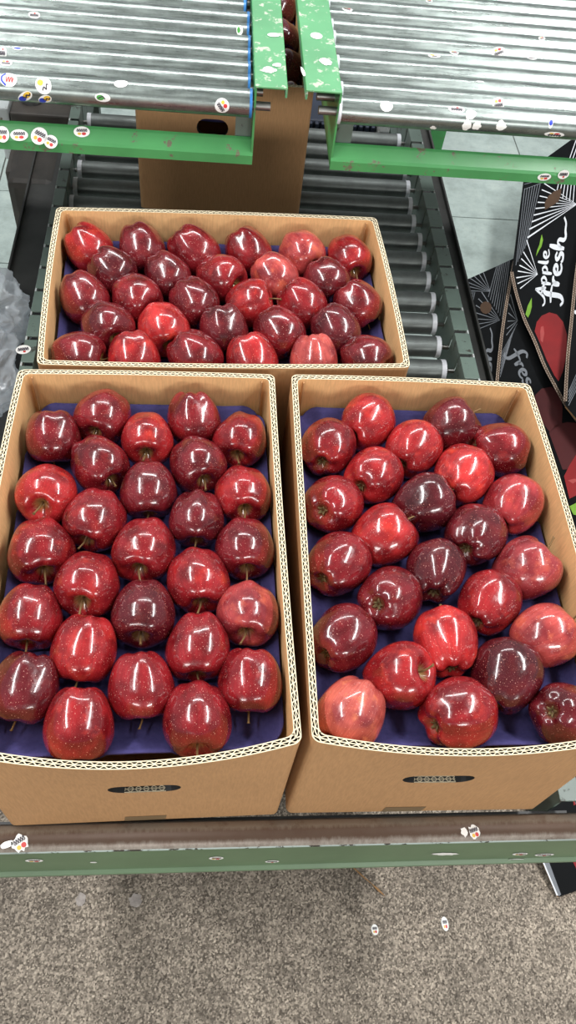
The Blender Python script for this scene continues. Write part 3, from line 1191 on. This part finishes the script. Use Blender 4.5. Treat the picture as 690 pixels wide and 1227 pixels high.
# front cross beam
bm = bmesh.new()
WE = 3
prof = [(-0.198, -0.006), (-0.202, 0.0), (-0.213, 0.001), (-0.224, -0.002), (-0.2305, -0.008), (-0.2315, -0.012), (-0.2315, -0.118), (-0.2305, -0.122), (-0.236, -0.126), (-0.236, -0.132), (-0.226, -0.132), (-0.226, -0.014), (-0.218, -0.008), (-0.203, -0.006)]
x0, x1 = -0.44, 0.64
R0 = [bm.verts.new((x0, a, T + b)) for a, b in prof]
R1 = [bm.verts.new((x1, a, T + b)) for a, b in prof]
n = len(prof)
for k in range(n):
    f = bm.faces.new((R0[k], R0[(k + 1) % n], R1[(k + 1) % n], R1[k]))
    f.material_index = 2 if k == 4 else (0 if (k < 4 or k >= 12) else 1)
    f.smooth = k < 5
bm.faces.new(R0)
bm.faces.new(R1[::-1])
beam = part('cross_beam', bm, ['rust', 'beamgreen', 'edgehighlight'], conv)
beam['label'] = 'brown worn top and sage green front beam across the conveyor end'
bm = bmesh.new()
box(bm, (XL, -0.197, T - 0.075), (XR, -0.189, T - 0.03))
part('end_plate', bm, 'darker', conv)
for (lx, ly) in ((XL + 0.012, 0.5), (XR - 0.012, 0.5), (XL + 0.012, 1.6), (XR - 0.012, 1.6)):
    bm = bmesh.new()
    box(bm, (lx - 0.02, ly - 0.018, 0.0), (lx + 0.02, ly + 0.018, T - 0.086), 0, 0.002)
    part('leg', bm, 'rail', conv)
# stickers on the beam and the rail
PB = ('plane', Vector((0, -0.2318, T - 0.06)), Vector((0, -1, 0)))
PBt = ('plane', Vector((0, -0.213, T + 0.0014)), Vector((0, 0, 1)))
for (px, py, wv_, hv_, rot, art, sf) in [(41, 1031, .022, .017, 0, 'apple', PB), (112, 1033, .009, .007, 0, 'plain', PB), (259, 1028, .019, .019, 0, 'apple', PB), (326, 1032, .019, .015, 0, 'script', PB),
                                         (623, 1023, .022, .016, 0, 'apple', PB), (652, 1024, .028, .016, 0.05, 'script', PB), (618, 1030, .025, .016, 0, 'script', PB), (533, 1023, .044, .018, 0, 'torn', PB),
                                         (568, 997, .017, .020, 0.3, 'torn_apple', PBt), (556, 997, .010, .014, 0.3, 'torn', PBt), (24, 1010, .022, .024, 0.6, 'torn_apple', PBt), (8, 1012, .018, .010, 0.3, 'torn', PBt)]:
    s_ = place_sticker(None, px, py, wv_, hv_, rot, art, sf)
    s_.parent = beam
    s_.matrix_parent_inverse = Matrix.Translation(-conv.location)
s_ = place_sticker(None, 28, 419, .026, .022, 0.2, 'script', ('plane', Vector((0, 0, T + 0.0225)), Vector((0, 0, 1))))
s_.parent = rl
s_.matrix_parent_inverse = Matrix.Translation(-conv.location)


# ------------------------------------------------------------------ upper roller tables
def upper(label, xa, xb, side, seed):
    """xa..xb roller span; side = +1 frame at the right end, -1 at the left end"""
    zc = T + 0.42
    yl = 0.715
    root = empty('roller_table', ((xa + xb) / 2, yl, T + 0.33), label, 'roller table', 'upper green framed roller tables')
    r = random.Random(seed)
    p = 0.0392
    R = 0.0192
    cyl = []
    n = 15
    r0 = None
    for k in range(n):
        y = yl + k * p
        j = (r.uniform(-0.006, 0.0) if k else 0.0) * side
        lo, hi = (xa, xb + j) if side > 0 else (xa + j, xb)
        bm = bmesh.new()
        cyl_x(bm, lo, hi, y, zc, R, 28)
        ro = part('roller', bm, 'zinc', root)
        bm = bmesh.new()
        e = hi if side > 0 else lo
        cyl_x(bm, min(e, e + side * 0.004), max(e, e + side * 0.004), y, zc, R * 1.03, 24)
        c_ = part('end_cap', bm, 'capb' if side > 0 else 'capw', root)
        c_.parent = ro
        bm = bmesh.new()
        e2 = xe = (0.086 if k == 0 else 0.076) if side > 0 else 0.158
        cyl_x(bm, min(e, e2), max(e, e2), y, zc - 0.003, 0.0062, 12)
        a_ = part('axle', bm, 'axle', root)
        a_.parent = ro
        cyl.append((ro, y, zc, R))
    # frame: top flange, web, lower return, cross angle
    bm = bmesh.new()
    if side > 0:
        wx0, wx1, fx0_, fx1_ = 0.0610, 0.0640, 0.0610, 0.1085
    else:
        wx0, wx1, fx0_, fx1_ = 0.1850, 0.1880, 0.1350, 0.1880
    yF = 0.703
    zt = T + 0.452
    box(bm, (fx0_, yF, zt - 0.003), (fx1_, 1.32, zt), 1, 0.001)
    lipx = fx1_ if side > 0 else fx0_
    box(bm, (lipx - (0.003 if side > 0 else 0), yF, zt - 0.014), (lipx + (0 if side > 0 else 0.003), 1.32, zt - 0.002), 1)
    box(bm, (wx0, yF, T + 0.335), (wx1, 1.32, zt - 0.003), 0)
    part('side_frame', bm, ['green', 'green_top'], root)
    bm = bmesh.new()
    cx0, cx1 = (xa - 0.02, 0.0635) if side > 0 else (0.1855, xb + 0.02)
    A = [(0.700, 0.331), (0.700, 0.3455), (0.703, 0.3495), (0.7185, 0.3615), (0.7225, 0.3635), (0.7225, 0.3605), (0.7195, 0.3590), (0.7045, 0.3470), (0.703, 0.3445), (0.703, 0.331)]
    ra = [bm.verts.new((cx0, a, T + b)) for a, b in A]
    rb2 = [bm.verts.new((cx1, a, T + b)) for a, b in A]
    for k in range(len(A)):
        bm.faces.new((ra[k], ra[(k + 1) % len(A)], rb2[(k + 1) % len(A)], rb2[k]))
    bm.faces.new(ra)
    bm.faces.new(rb2[::-1])
    bmesh.ops.recalc_face_normals(bm, faces=bm.faces[:])
    bar = part('cross_bar', bm, ['green'], root)
    bm = bmesh.new()
    s0 = 0.036 if side > 0 else 0.192
    box(bm, (s0, 0.724, T + 0.355), (s0 + 0.024, 0.727, T + 0.398), 0)
    part('corner_plate', bm, 'rail', root)
    return root, cyl, bar


tabL, cylL, barL = upper('upper roller table on the left with zinc rollers and blue end caps', -0.62, 0.0545, 1, 5)
tabR, cylR, barR = upper('upper roller table on the right with zinc rollers and green frame', 0.1905, 0.86, -1, 8)
for root, lx, ly in ((tabL, -0.374, 1.80), (tabR, 0.640, 1.72)):
    bm = bmesh.new()
    box(bm, (lx - 0.022, ly - 0.02, 0.0), (lx + 0.022, ly + 0.02, T + 0.36), 0, 0.002)
    box(bm, (lx - 0.022, 1.28, T + 0.34), (lx + 0.022, ly + 0.02, T + 0.37), 0, 0.002)
    part('leg', bm, 'green', root)


def cyl_sticker(cyls, root, px, py, w_, h_, rot, art):
    """choose the roller this pixel's ray meets first"""
    d = ray(px, py)
    best = None
    for (ro, cy, cz, R) in cyls:
        oy, oz = CAMLOC.y - cy, CAMLOC.z - cz
        A = d.y ** 2 + d.z ** 2
        B = 2 * (oy * d.y + oz * d.z)
        Cc = oy ** 2 + oz ** 2 - R * R
        disc = B * B - 4 * A * Cc
        if disc > 0:
            t_ = (-B - math.sqrt(disc)) / (2 * A)
            if best is None or t_ < best[0]:
                best = (t_, ro, cy, cz, R)
    if best is None:
        return
    s = place_sticker(None, px, py, w_, h_, rot, art, ('cyl', best[2], best[3], best[4]))
    s.parent = best[1]
    s.matrix_parent_inverse = Matrix.Translation(-root.location)


for a in [(52, 102, .022, .024, -.3, 'yellow'), (10, 95, .024, .020, 0, 'bluering'), (3, 63, .012, .018, 0, 'script'), (21, 58, .014, .006, 0, 'blue'), (7, 75, .018, .010, 0, 'apple'),
          (30, 116, .024, .013, -.6, 'bluegold'), (54, 119, .020, .013, -.4, 'bluegold'), (145, 100, .020, .013, -.2, 'plain'), (123, 117, .022, .012, 0, 'greenart'), (266, 127, .021, .021, .9, 'apple'),
          (41, 18, .018, .010, 0, 'script'), (287, 36, .010, .016, 0, 'greenart'), (40, 58, .006, .004, 0, 'torn')]:
    cyl_sticker(cylL, tabL, *a)
for a in [(416, 11, .018, .016, .4, 'apple'), (520, 67, .020, .006, 0, 'yellow'), (544, 63, .015, .014, 0, 'apple'), (597, 62, .024, .016, -.4, 'apple'), (637, 70, .016, .011, 0, 'script'),
          (649, 46, .012, .009, -.3, 'apple'), (688, 59, .012, .010, -.3, 'plain'), (463, 127, .019, .016, 0, 'plain'), (547, 131, .025, .011, 0, 'script'), (564, 137, .019, .018, 0, 'torn'),
          (597, 124, .020, .018, -.2, 'apple'), (600, 151, .020, .018, 0, 'torn'), (559, 150, .016, .020, 0, 'torn'), (571, 151, .014, .016, .5, 'torn'), (660, 147, .007, .016, 0, 'blue'), (664, 161, .032, .009, 0, 'apple'),
          (519, 153, .012, .008, .5, 'torn'), (514, 1, .012, .006, 0, 'apple'), (575, 98, .014, .004, 0, 'torn')]:
    cyl_sticker(cylR, tabR, *a)
for (px, py, w_, h_, rot, art, b_, root) in [(3, 161, .020, .024, 0, 'apple', barL, tabL), (23, 162, .026, .017, 0, 'apple', barL, tabL), (47, 163, .024, .026, -.5, 'apple', barL, tabL), (61, 170, .020, .020, -.5, 'apple', barL, tabL),
                                             (98, 158, .024, .016, 0, 'apple', barL, tabL), (652, 212, .022, .013, 0, 'apple', barR, tabR), (675, 209, .018, .016, 0, 'script', barR, tabR)]:
    sn = Vector((0, -0.61, 0.79)).normalized()
    sf = ('plane', Vector((0, 0.6995, T + 0.345)), Vector((0, -1, 0))) if py > 205 else ('plane', Vector((0, 0.7107, T + 0.3556)) + sn * 0.0008, sn)
    s = place_sticker(None, px, py, w_, h_, rot, art, sf)
    s.parent = b_
    s.matrix_parent_inverse = Matrix.Translation(-root.location)
zt = T + 0.4523
for (px, py, w_, h_, rot, art, root) in [(328, 42, .020, .012, 0, 'plain', tabL), (322, 84, .026, .020, .2, 'torn', tabL), (332, 78, .016, .012, .2, 'torn', tabL), (379, 43, .019, .020, 0, 'plain', tabR), (390, 74, .020, .026, .4, 'torn', tabR), (363, 86, .006, .03, 0, 'torn', tabR)]:
    s = place_sticker(root, px, py, w_, h_, rot, art, ('plane', Vector((0, 0, zt)), Vector((0, 0, 1))))
    s.matrix_parent_inverse = Matrix.Translation(-root.location)


# ------------------------------------------------------------------ machinery behind
bm = bmesh.new()
box(bm, (-0.455, 1.19, T - 0.26), (-0.352, 1.62, T - 0.058), 0, 0.016)
box(bm, (-0.475, 1.27, T - 0.20), (-0.345, 1.56, T - 0.085), 0, 0.012)
mo = part('drive_motor', bm, 'motor', conv)
mo['label'] = 'grimy dark gearbox bolted beside the left rail'


def sub(name, bm, mats):
    o = part(name, bm, mats, conv)
    o.parent = mo
    return o


bm = bmesh.new()
box(bm, (-0.470, 1.40, T - 0.06), (-0.325, 1.66, T - 0.02), 0, 0.004)
sub('mounting_plate', bm, 'motor')
bm = bmesh.new()
box(bm, (-0.500, 1.40, T - 0.14), (-0.472, 1.62, T - 0.010), 0, 0.004)
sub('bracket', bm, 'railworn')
for (bx_, by_, r_) in ((-0.425, 1.46, 0.019), (-0.372, 1.50, 0.010), (-0.347, 1.50, 0.007)):
    bm = bmesh.new()
    cyl_between(bm, (bx_, by_, T - 0.05), (bx_, by_, T + 0.000), r_, 6)
    cyl_between(bm, (bx_, by_, T - 0.05), (bx_, by_, T - 0.010), r_ * 1.35, 18)
    sub('bolt', bm, 'darker')
for k in range(3):
    bm = bmesh.new()
    cyl_between(bm, (-0.342 + 0.010 * k, 1.48 + 0.05 * k, T - 0.05), (-0.342 + 0.010 * k, 1.46 + 0.05 * k, T + 0.03), 0.006, 12)
    sub('spring_pin', bm, 'axle' if k == 1 else 'darker')
# the dark belt unit beyond the rollers
bm = bmesh.new()
box(bm, (0.20, 1.43, T - 0.09), (0.402, 2.1, T - 0.004), 0, 0.006)
part('belt', bm, 'belt', conv)
for k in range(13):
    bm = bmesh.new()
    xx = 0.203 + k * 0.0155
    box(bm, (xx, 1.419, T - 0.07), (xx + 0.009, 1.432, T - 0.006), 0, 0.002)
    part('belt_rib', bm, 'belt', conv)
bm = bmesh.new()
box(bm, (0.404, 1.40, T - 0.08), (0.430, 1.46, T + 0.012), 0, 0.003)
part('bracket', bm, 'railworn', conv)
bm = bmesh.new()
box(bm, (-0.27, 1.58, T - 0.09), (0.19, 2.1, T - 0.006), 0, 0.004)
part('cover_plate', bm, 'darker', conv)


# ------------------------------------------------------------------ black printed cartons
def pn(tilt_x, tilt_y, p0):
    n = Vector((-tilt_x, -tilt_y, 1)).normalized()
    return p0, n


def clean_poly(px):
    return [tuple(map(float, p)) for p in px]


def ngon(bm, pts, mi=0):
    vs = [bm.verts.new(p) for p in pts]
    f = bm.faces.new(vs)
    f.material_index = mi
    return f


def board(label, poly, plane, thick=0.007, flute_edges=(), name='printed_carton'):
    p0, n = plane
    root = empty(name, at_plane(*poly[0], p0, n), label, 'carton', 'black printed cartons beside the conveyor')
    bm = bmesh.new()
    top = [at_plane(x, y, p0, n) for x, y in poly]
    if (sum(((top[(i + 1) % len(top)].x - top[i].x) * (top[(i + 1) % len(top)].y + top[i].y)) for i in range(len(top)))) > 0:
        top = top[::-1]
    ft = ngon(bm, top, 0)
    bot = [p - n * thick for p in top]
    ngon(bm, bot[::-1], 0)
    k_ = len(top)
    for i in range(k_):
        j = (i + 1) % k_
        ngon(bm, [top[i], bot[i], bot[j], top[j]], 1)
    part('panel', bm, ['black', 'kraft'], root)
    for line in flute_edges:
        pts = [at_plane(x, y, p0, n) for x, y in line]
        bm = bmesh.new()
        dense = catmull(pts, 6)
        # cut edge band lying beside the board's edge, with its zigzag of fluting
        acc = 0
        prev = None
        zz = []
        for i in range(len(dense) - 1):
            a, b = dense[i], dense[i + 1]
            L_ = (b - a).length
            m_ = max(1, int(L_ / 0.0022))
            for q in range(m_):
                zz.append((a.lerp(b, q / m_), (b - a).normalized()))
        for i, (p, d) in enumerate(zz):
            s = n.cross(d).normalized()
            cur = (bm.verts.new(p - s * 0.0036 + n * 0.0006), bm.verts.new(p + s * 0.0036 + n * 0.0006))
            if prev:
                f = bm.faces.new((prev[0], cur[0], cur[1], prev[1]))
                f.material_index = 0
            prev = cur
        prev = None
        for i, (p, d) in enumerate(zz):
            s = n.cross(d).normalized()
            o_ = (0.0022 if (i // 2) % 2 else -0.0022)
            cur = (bm.verts.new(p + s * (o_ - 0.0007) + n * 0.0011), bm.verts.new(p + s * (o_ + 0.0007) + n * 0.0011))
            if prev:
                f = bm.faces.new((prev[0], cur[0], cur[1], prev[1]))
                f.material_index = 1
            prev = cur
        for sd in (-1, 1):
            prev = None
            for i, (p, d) in enumerate(zz):
                s = n.cross(d).normalized()
                cur = (bm.verts.new(p + s * (sd * 0.0034 - 0.0005) + n * 0.0011), bm.verts.new(p + s * (sd * 0.0034 + 0.0005) + n * 0.0011))
                if prev:
                    bm.faces.new((prev[0], cur[0], cur[1], prev[1])).material_index = 1
                prev = cur
        fo = part('cut_edge', bm, ['core', 'flute2'], root)
    return root


M['flute2'] = plain('grey_flute_paper', (168, 150, 134), 0.8)


def printed(root, plane, name, mat, shapes, lift=0.0006, label=None):
    """flat print: polygons given in frame pixels, laid on the board's own plane"""
    p0, n = plane
    bm = bmesh.new()
    for sh in shapes:
        ngon(bm, [at_plane(x, y, p0, n) + n * lift for x, y in sh])
    bmesh.ops.triangulate(bm, faces=bm.faces[:])
    for f in bm.faces:
        if f.normal.dot(n) < 0:
            f.normal_flip()
    o = part(name, bm, mat, root)
    if label:
        o['label'] = label
    return o


def wedge(a, b, w0, w1):
    dx, dy = b[0] - a[0], b[1] - a[1]
    L_ = math.hypot(dx, dy) or 1
    nx, ny = -dy / L_, dx / L_
    return [(a[0] + nx * w0 / 2, a[1] + ny * w0 / 2), (b[0] + nx * w1 / 2, b[1] + ny * w1 / 2), (b[0] - nx * w1 / 2, b[1] - ny * w1 / 2), (a[0] - nx * w0 / 2, a[1] - ny * w0 / 2)]


def strokes(letters, o0, U, V, wd, n=5):
    """letters: polylines in letter space -> list of quads in pixels"""
    out = []
    for pl, k in letters:
        ps = catmull([(a, b, 0) for a, b in pl], n)
        m_ = len(ps)
        L_, R_ = [], []
        for i, p in enumerate(ps):
            d = (ps[min(i + 1, m_ - 1)] - ps[max(i - 1, 0)])
            if d.length < 1e-9:
                d = Vector((1, 0, 0))
            d.normalize()
            t_ = i / (m_ - 1)
            ww = wd * k * (0.55 + 0.45 * math.sin(PI * t_))
            nn = Vector((-d.y, d.x, 0)) * ww / 2
            L_.append(p + nn)
            R_.append(p - nn)
        for i in range(m_ - 1):
            q = [L_[i], L_[i + 1], R_[i + 1], R_[i]]
            out.append([(o0[0] + v.x * U[0] + v.y * V[0], o0[1] + v.x * U[1] + v.y * V[1]) for v in q])
    return out


FRESH = [([(1.05, 1.85), (0.75, 2.15), (0.42, 1.75), (0.35, 0.8), (0.3, -0.3), (0.0, -0.75), (-0.25, -0.45)], 1.2), ([(-0.15, 0.85), (0.4, 1.0), (0.95, 0.95)], 1.0),
         ([(1.0, 0.95), (1.02, 0.4), (1.0, 0.0)], 1.2), ([(1.03, 0.45), (1.2, 0.9), (1.5, 0.95)], 1.1),
         ([(1.68, 0.5), (2.05, 0.55), (2.15, 0.85), (1.9, 1.0), (1.65, 0.7), (1.7, 0.15), (2.0, 0.0), (2.3, 0.2)], 1.1),
         ([(2.95, 0.85), (2.7, 1.0), (2.5, 0.8), (2.62, 0.55), (2.88, 0.4), (2.82, 0.05), (2.5, 0.0), (2.35, 0.2)], 1.1),
         ([(3.2, 0.0), (3.22, 1.0), (3.3, 2.0)], 1.25), ([(3.24, 0.4), (3.5, 0.95), (3.72, 0.8), (3.72, 0.2), (3.95, 0.0), (4.3, 0.15), (4.75, 0.2), (5.1, 0.55)], 1.0)]
APPLE_W = [([(-0.75, 0.35), (-0.5, 0.0), (0.0, 0.3), (0.55, 1.9)], 1.0), ([(0.55, 1.9), (0.62, 1.0), (0.75, 0.0)], 1.1), ([(0.1, 0.7), (0.85, 0.7)], 0.9),
           ([(1.1, 0.9), (1.1, 0.0), (1.08, -0.8)], 1.1), ([(1.12, 0.7), (1.4, 0.95), (1.6, 0.5), (1.35, 0.05), (1.12, 0.2)], 1.0),
           ([(1.95, 0.9), (1.95, 0.0), (1.93, -0.8)], 1.1), ([(1.97, 0.7), (2.25, 0.95), (2.45, 0.5), (2.2, 0.05), (1.97, 0.2)], 1.0),
           ([(2.8, 1.9), (2.78, 0.4), (2.95, 0.0)], 1.1),
           ([(3.2, 0.45), (3.6, 0.55), (3.6, 0.95), (3.3, 0.9), (3.2, 0.4), (3.45, 0.0), (3.9, 0.2)], 1.0)]

PLANE_T = 0.30


def leaning(dz):
    return pn(PLANE_T, 0.0, Vector((0.62, 1.0, 0.012 + dz)))


pl1, pl2, pl3, pl4 = leaning(0.0), leaning(0.030), leaning(0.060), leaning(0.090)
E1 = [(617, 309), (610, 345), (602, 395), (597, 440), (594, 475)]
b1 = board('black printed carton with fine white rays and an oval hole, leftmost of the pile', [(557, 336), (617, 309), (622, 420), (640, 560), (552, 560), (555, 400)], pl1)
b2 = board('black printed carton with sideways white letters and shadow-darkened red apple prints, second from left', [(617, 312), (610, 345), (602, 395), (597, 440), (590, 600), (600, 760), (760, 760), (740, 420), (640, 330)], pl2, 0.007, [E1])
E2 = [(613, 326), (618, 350), (628, 382), (640, 408), (652, 438), (664, 461), (678, 486), (694, 508), (712, 530)]
b3 = board('tall black printed carton reading Apple fresh above a red apple print', [(613, 326), (628, 208), (682, 169), (760, 118), (770, 560), (736, 560), (712, 530), (694, 508), (678, 486), (664, 461), (652, 438), (640, 408), (628, 382), (618, 350)], pl3, 0.007, [E2])
E3 = [(694, 300), (689, 340), (684, 390), (680, 430), (677, 482)]
b4 = board('black printed carton cut off by the right picture edge beside the Apple fresh one', [(694, 300), (689, 340), (684, 390), (680, 430), (677, 486), (694, 506), (720, 540), (800, 540), (800, 200), (705, 200)], pl4, 0.007, [E3])

# Apple fresh carton
F1 = (691, 245)
ends = [(632, 285, 1.9), (634, 275, 1.7), (637, 266, 1.6), (639.5, 258, 1.5), (641.6, 250, 1.4), (644, 242.5, 1.3), (646.5, 235, 1.2), (649, 227.5, 1.2), (652, 220, 1.2)]
sh = [wedge(F1, (x, y), 0.3, w_) for x, y, w_ in ends]
F2 = (644, 329)
sh += [wedge(F2, (x, y), 0.3, w_) for x, y, w_ in [(631, 288, 1.1), (627, 302, 1.3), (624.4, 310, 1.4), (622.3, 318, 1.5), (620.3, 325, 1.5), (618.5, 333, 1.5), (620, 340, 1.3), (623, 346, 1.2)]]
sh += [wedge((670 + 3.7 * k, 216), (665.5 + 4.2 * k, 236 + 1.2 * k), 0.9, 0.9) for k in range(7)]
sh += [wedge((690 + 4.0 * k, 168), (679 + 3.7 * k, 200), 0.9, 0.9) for k in range(6)]
printed(b3, pl3, 'white_rays', 'white', sh)
sh = [wedge((628.5 + 3.1 * k, 226 - 0.9 * k), (618.0 + 2.1 * k, 318 - 4.0 * k), 0.7, 0.6) for k in range(7)]
sh += [wedge((628, 221), (652, 215), 0.6, 0.6), (wedge((628, 227), (650, 219), 0.6, 0.6))]
printed(b3, pl3, 'grey_rays', 'greyprint', sh)
printed(b3, pl3, 'hand_hole', 'core', [[(652.6, 243), (657, 235), (664, 229.5), (672.5, 226), (672, 233), (669, 242), (660, 248), (652.6, 252)]], 0.0012)
printed(b3, pl3, 'fresh_lettering', 'white', strokes(FRESH, (667.5, 361), (2.6, -19.6), (-8.8, -1.0), 0.27), 0.0010, 'white script word fresh printed sideways')
printed(b3, pl3, 'apple_lettering', 'white', strokes(APPLE_W, (653.0, 356), (1.4, -14.6), (-6.6, -0.6), 0.26), 0.0010, 'small white script word Apple printed sideways')
printed(b3, pl3, 'green_leaf', 'leafprint', [[(649, 281), (650.5, 288), (648.5, 296), (646, 300), (642, 307.5), (643.5, 300), (646, 294), (647.5, 287)], [(637, 357), (637, 368), (635, 376), (632.5, 381), (629.5, 377), (632, 367)]], 0.0010)
printed(b3, pl3, 'red_apple_print', 'redprint', [[(640.5, 397), (643, 386), (649, 378.5), (658, 374.6), (667, 377), (674.5, 386), (679, 401), (679, 416), (677.5, 432), (674, 446), (669, 457), (664, 450), (655, 432), (647, 412)]], 0.0008)
printed(b3, pl3, 'print_highlight', 'pinkprint', [[(648, 392), (651, 391), (652, 400), (650, 411), (647.5, 408), (647, 398)]], 0.0012)
# second carton
sh = [wedge((620, 384.5), (x, y), 0.4, 1.0) for x, y in [(611.5, 353), (609.8, 364), (608.8, 375), (608, 385), (607.2, 394), (606.5, 402)]]
sh += [wedge((619.5 - 0.6 * k, 388 + 1.2 * k), (600.5 - 0.2 * k, 424 + 4 * k), 0.5, 0.5) for k in range(8)]
printed(b2, pl2, 'white_rays', 'greyprint', sh)
printed(b2, pl2, 'fresh_lettering', 'greyprint', strokes(FRESH[:6], (610, 424), (6.4, 13.5), (7.6, -4.8), 0.26), 0.0010, 'grey script lettering printed sideways')
printed(b2, pl2, 'red_apple_print', 'redprint2', [[(640.6, 474), (648.7, 466), (660.4, 463.6), (669.4, 470), (673.9, 488), (673, 508), (658.6, 518), (645, 500)], [(657.7, 519), (665, 510), (679, 506), (700, 508), (706, 560), (674, 563)]], 0.0008)
printed(b2, pl2, 'bright_apple_print', 'redprint', [[(675.6, 571), (682, 558), (690, 545), (712, 530), (720, 590), (690, 594), (682, 598)]], 0.0012)
printed(b2, pl2, 'green_leaf', 'leafprint', [[(682, 607), (690, 603), (706, 606), (704, 620), (687, 617)]], 0.0012)
printed(b2, pl2, 'print_highlight', 'pinkprint', [[(680, 576), (688, 574), (694, 575), (686, 580)]], 0.0016)
# first carton
Fa = (587.5, 349.5)
sh = [wedge(Fa, (x, y), 0.3, 0.9) for x, y in [(559.5, 338), (559.5, 343), (559.5, 348.5), (563, 333.5), (568, 331), (574, 328.5), (579, 326.5)]]
Fb = (599, 384)
sh += [wedge(Fb, (x, y), 0.3, 1.1) for x, y in [(577, 350), (573, 358), (570, 366), (567, 374), (565, 382), (563, 390), (561.5, 399)]]
sh += [wedge((595 + 2.2 * k, 319 - 1.1 * k), (585 + 2.3 * k, 356 + 3.8 * k), 0.6, 0.6) for k in range(8)]
sh += [wedge((560 + 1.8 * k, 350), (556.5 + 1.3 * k, 392 - 3 * k), 0.5, 0.5) for k in range(6)]
printed(b1, pl1, 'white_rays', 'greyprint', sh)
printed(b1, pl1, 'hand_hole', 'core', [[(582 + 7 * math.cos(a * PI / 6), 369 + 7.5 * math.sin(a * PI / 6)) for a in range(12)]], 0.0012)
printed(b1, pl1, 'fresh_lettering', 'greyprint', strokes(FRESH, (586, 493), (1.0, -19.5), (-7.5, -0.6), 0.24), 0.0010, 'grey script word fresh printed sideways')
printed(b1, pl1, 'apple_lettering', 'greyprint', strokes(APPLE_W, (574, 468), (0.4, -13), (-5.2, 0), 0.24), 0.0010, 'grey script word Apple printed sideways')
printed(b1, pl1, 'green_leaf', 'leafprint', [[(571, 402), (573, 410), (570, 419), (568, 412)]], 0.0010)
# fourth carton
printed(b4, pl4, 'white_rays', 'greyprint', [wedge((696, 436 + 5 * k), (681, 470 + 4 * k), 0.6, 0.9) for k in range(5)])
printed(b4, pl4, 'white_lettering', 'white', strokes(FRESH[4:], (703, 440), (0, -20), (-7.5, 0), 0.26), 0.0010)
# low carton near the front beam
pl5 = pn(0.0, 0.20, Vector((0.68, -0.222, 0.010)))
b5 = board('black printed carton lying on the floor at the right end of the front beam', [(650, 1031), (669, 1075), (692, 1067), (790, 1032), (790, 900), (650, 900), (640, 1000)], pl5, 0.007)
printed(b5, pl5, 'white_edge_line', 'white', [wedge((646, 1022), (667.5, 1073), 1.6, 1.8)])
printed(b5, pl5, 'grey_flap', 'greyprint', [[(649, 1028), (655, 1026), (672, 1072), (669, 1074)]], 0.0005)
printed(b5, pl5, 'red_apple_print', 'redprint', [[(683, 1026), (690, 1019), (715, 1010), (720, 1045), (690, 1041)], [(684, 935), (700, 925), (700, 960), (687, 965)]], 0.0008)
printed(b5, pl5, 'white_lettering', 'white', strokes(FRESH[:5], (684, 940), (3, 9), (9, -3), 0.2), 0.0010)

# ------------------------------------------------------------------ clear plastic bag on the left ledge
bm = bmesh.new()


def crumple(bm, c, rad, seed, sub=5):
    r = bmesh.ops.create_icosphere(bm, subdivisions=sub, radius=1.0)
    for v in r['verts']:
        d = v.co.normalized()
        n1 = noise.noise(d * 1.6 + Vector((seed, 0, 0)))
        n2 = abs(noise.noise(d * 2.6 + Vector((0, seed, 0))))
        n3 = abs(noise.noise(d * 6.0 + Vector((0, 0, seed))))
        n4 = abs(noise.noise(Vector((d.x * 14, d.y * 5, d.z * 14)) + Vector((0, 0, seed))))
        k = 1.12 + 0.25 * n1 - 0.45 * n2 - 0.13 * n3 - 0.03 * n4
        v.co = Vector((c[0] + d.x * rad[0] * k, c[1] + d.y * rad[1] * k, c[2] + d.z * rad[2] * k))


crumple(bm, (-0.428, 0.69, T + 0.012), (0.098, 0.110, 0.064), 3.1, 6)
crumple(bm, (-0.392, 0.555, T - 0.002), (0.060, 0.105, 0.052), 7.7, 6)
o = obj('plastic_bag', bm, 'bag', None, True)
tag(o, 'crumpled clear plastic bag heaped on the ledge left of the cartons', 'plastic bag')
bm = bmesh.new()
crumple(bm, (-0.375, 0.28, T - 0.05), (0.060, 0.085, 0.045), 5.2, 4)
o = obj('plastic_bag', bm, 'bag', None, True)
tag(o, 'small crumpled clear plastic bag beside the left edge of the front left carton', 'plastic bag')

# ------------------------------------------------------------------ bits on the concrete floor
FL = ('plane', Vector((0, 0, 0.0005)), Vector((0, 0, 1)))
for (px, py, w_, h_, rot, lab) in [(449, 1114, .013, .018, 0.1, 'small white oval fruit sticker on the concrete, the left of two'), (533, 1107, .013, .024, 0.1, 'small white oval fruit sticker on the concrete, the right of two')]:
    s = place_sticker(None, px, py, w_, h_, rot, 'apple', FL, 'fruit_sticker', lab)
    tag(s, lab, 'sticker')
for (px, py, w_, h_, lab) in [(97, 1078, .020, .026, 'pale pinkish scrap of paper stuck to the concrete near the left'), (162, 1079, .026, .026, 'pale grey paper scrap on the concrete right of the pinkish one')]:
    s = place_sticker(None, px, py, w_, h_, 0, 'torn', FL, 'paper_scrap', lab)
    s.data.materials[0] = plain('dirty_paper', (160, 152, 146), 0.8, var=0.3, scale=80)
    tag(s, lab, 'paper scrap')
bm = bmesh.new()
prev = None
for i, (px, py) in enumerate([(419, 1036), (430, 1046), (441, 1056), (449, 1062), (457, 1071)]):
    p = at_z(px, py, 0.002)
    cur = [bm.verts.new(p + Vector((a, -a * 0.7, z))) for a, z in ((-0.006, 0.0), (0.006, 0.0), (0.006, 0.0022), (-0.006, 0.0022))]
    if prev:
        for k in range(4):
            bm.faces.new((prev[k], prev[(k + 1) % 4], cur[(k + 1) % 4], cur[k]))
    else:
        bm.faces.new(cur)
    prev = cur
bm.faces.new(prev[::-1])
bmesh.ops.recalc_face_normals(bm, faces=bm.faces[:])
o = obj('cardboard_strip', bm, 'straw')
tag(o, 'thin torn brown cardboard strip on the concrete by the beam', 'cardboard strip')
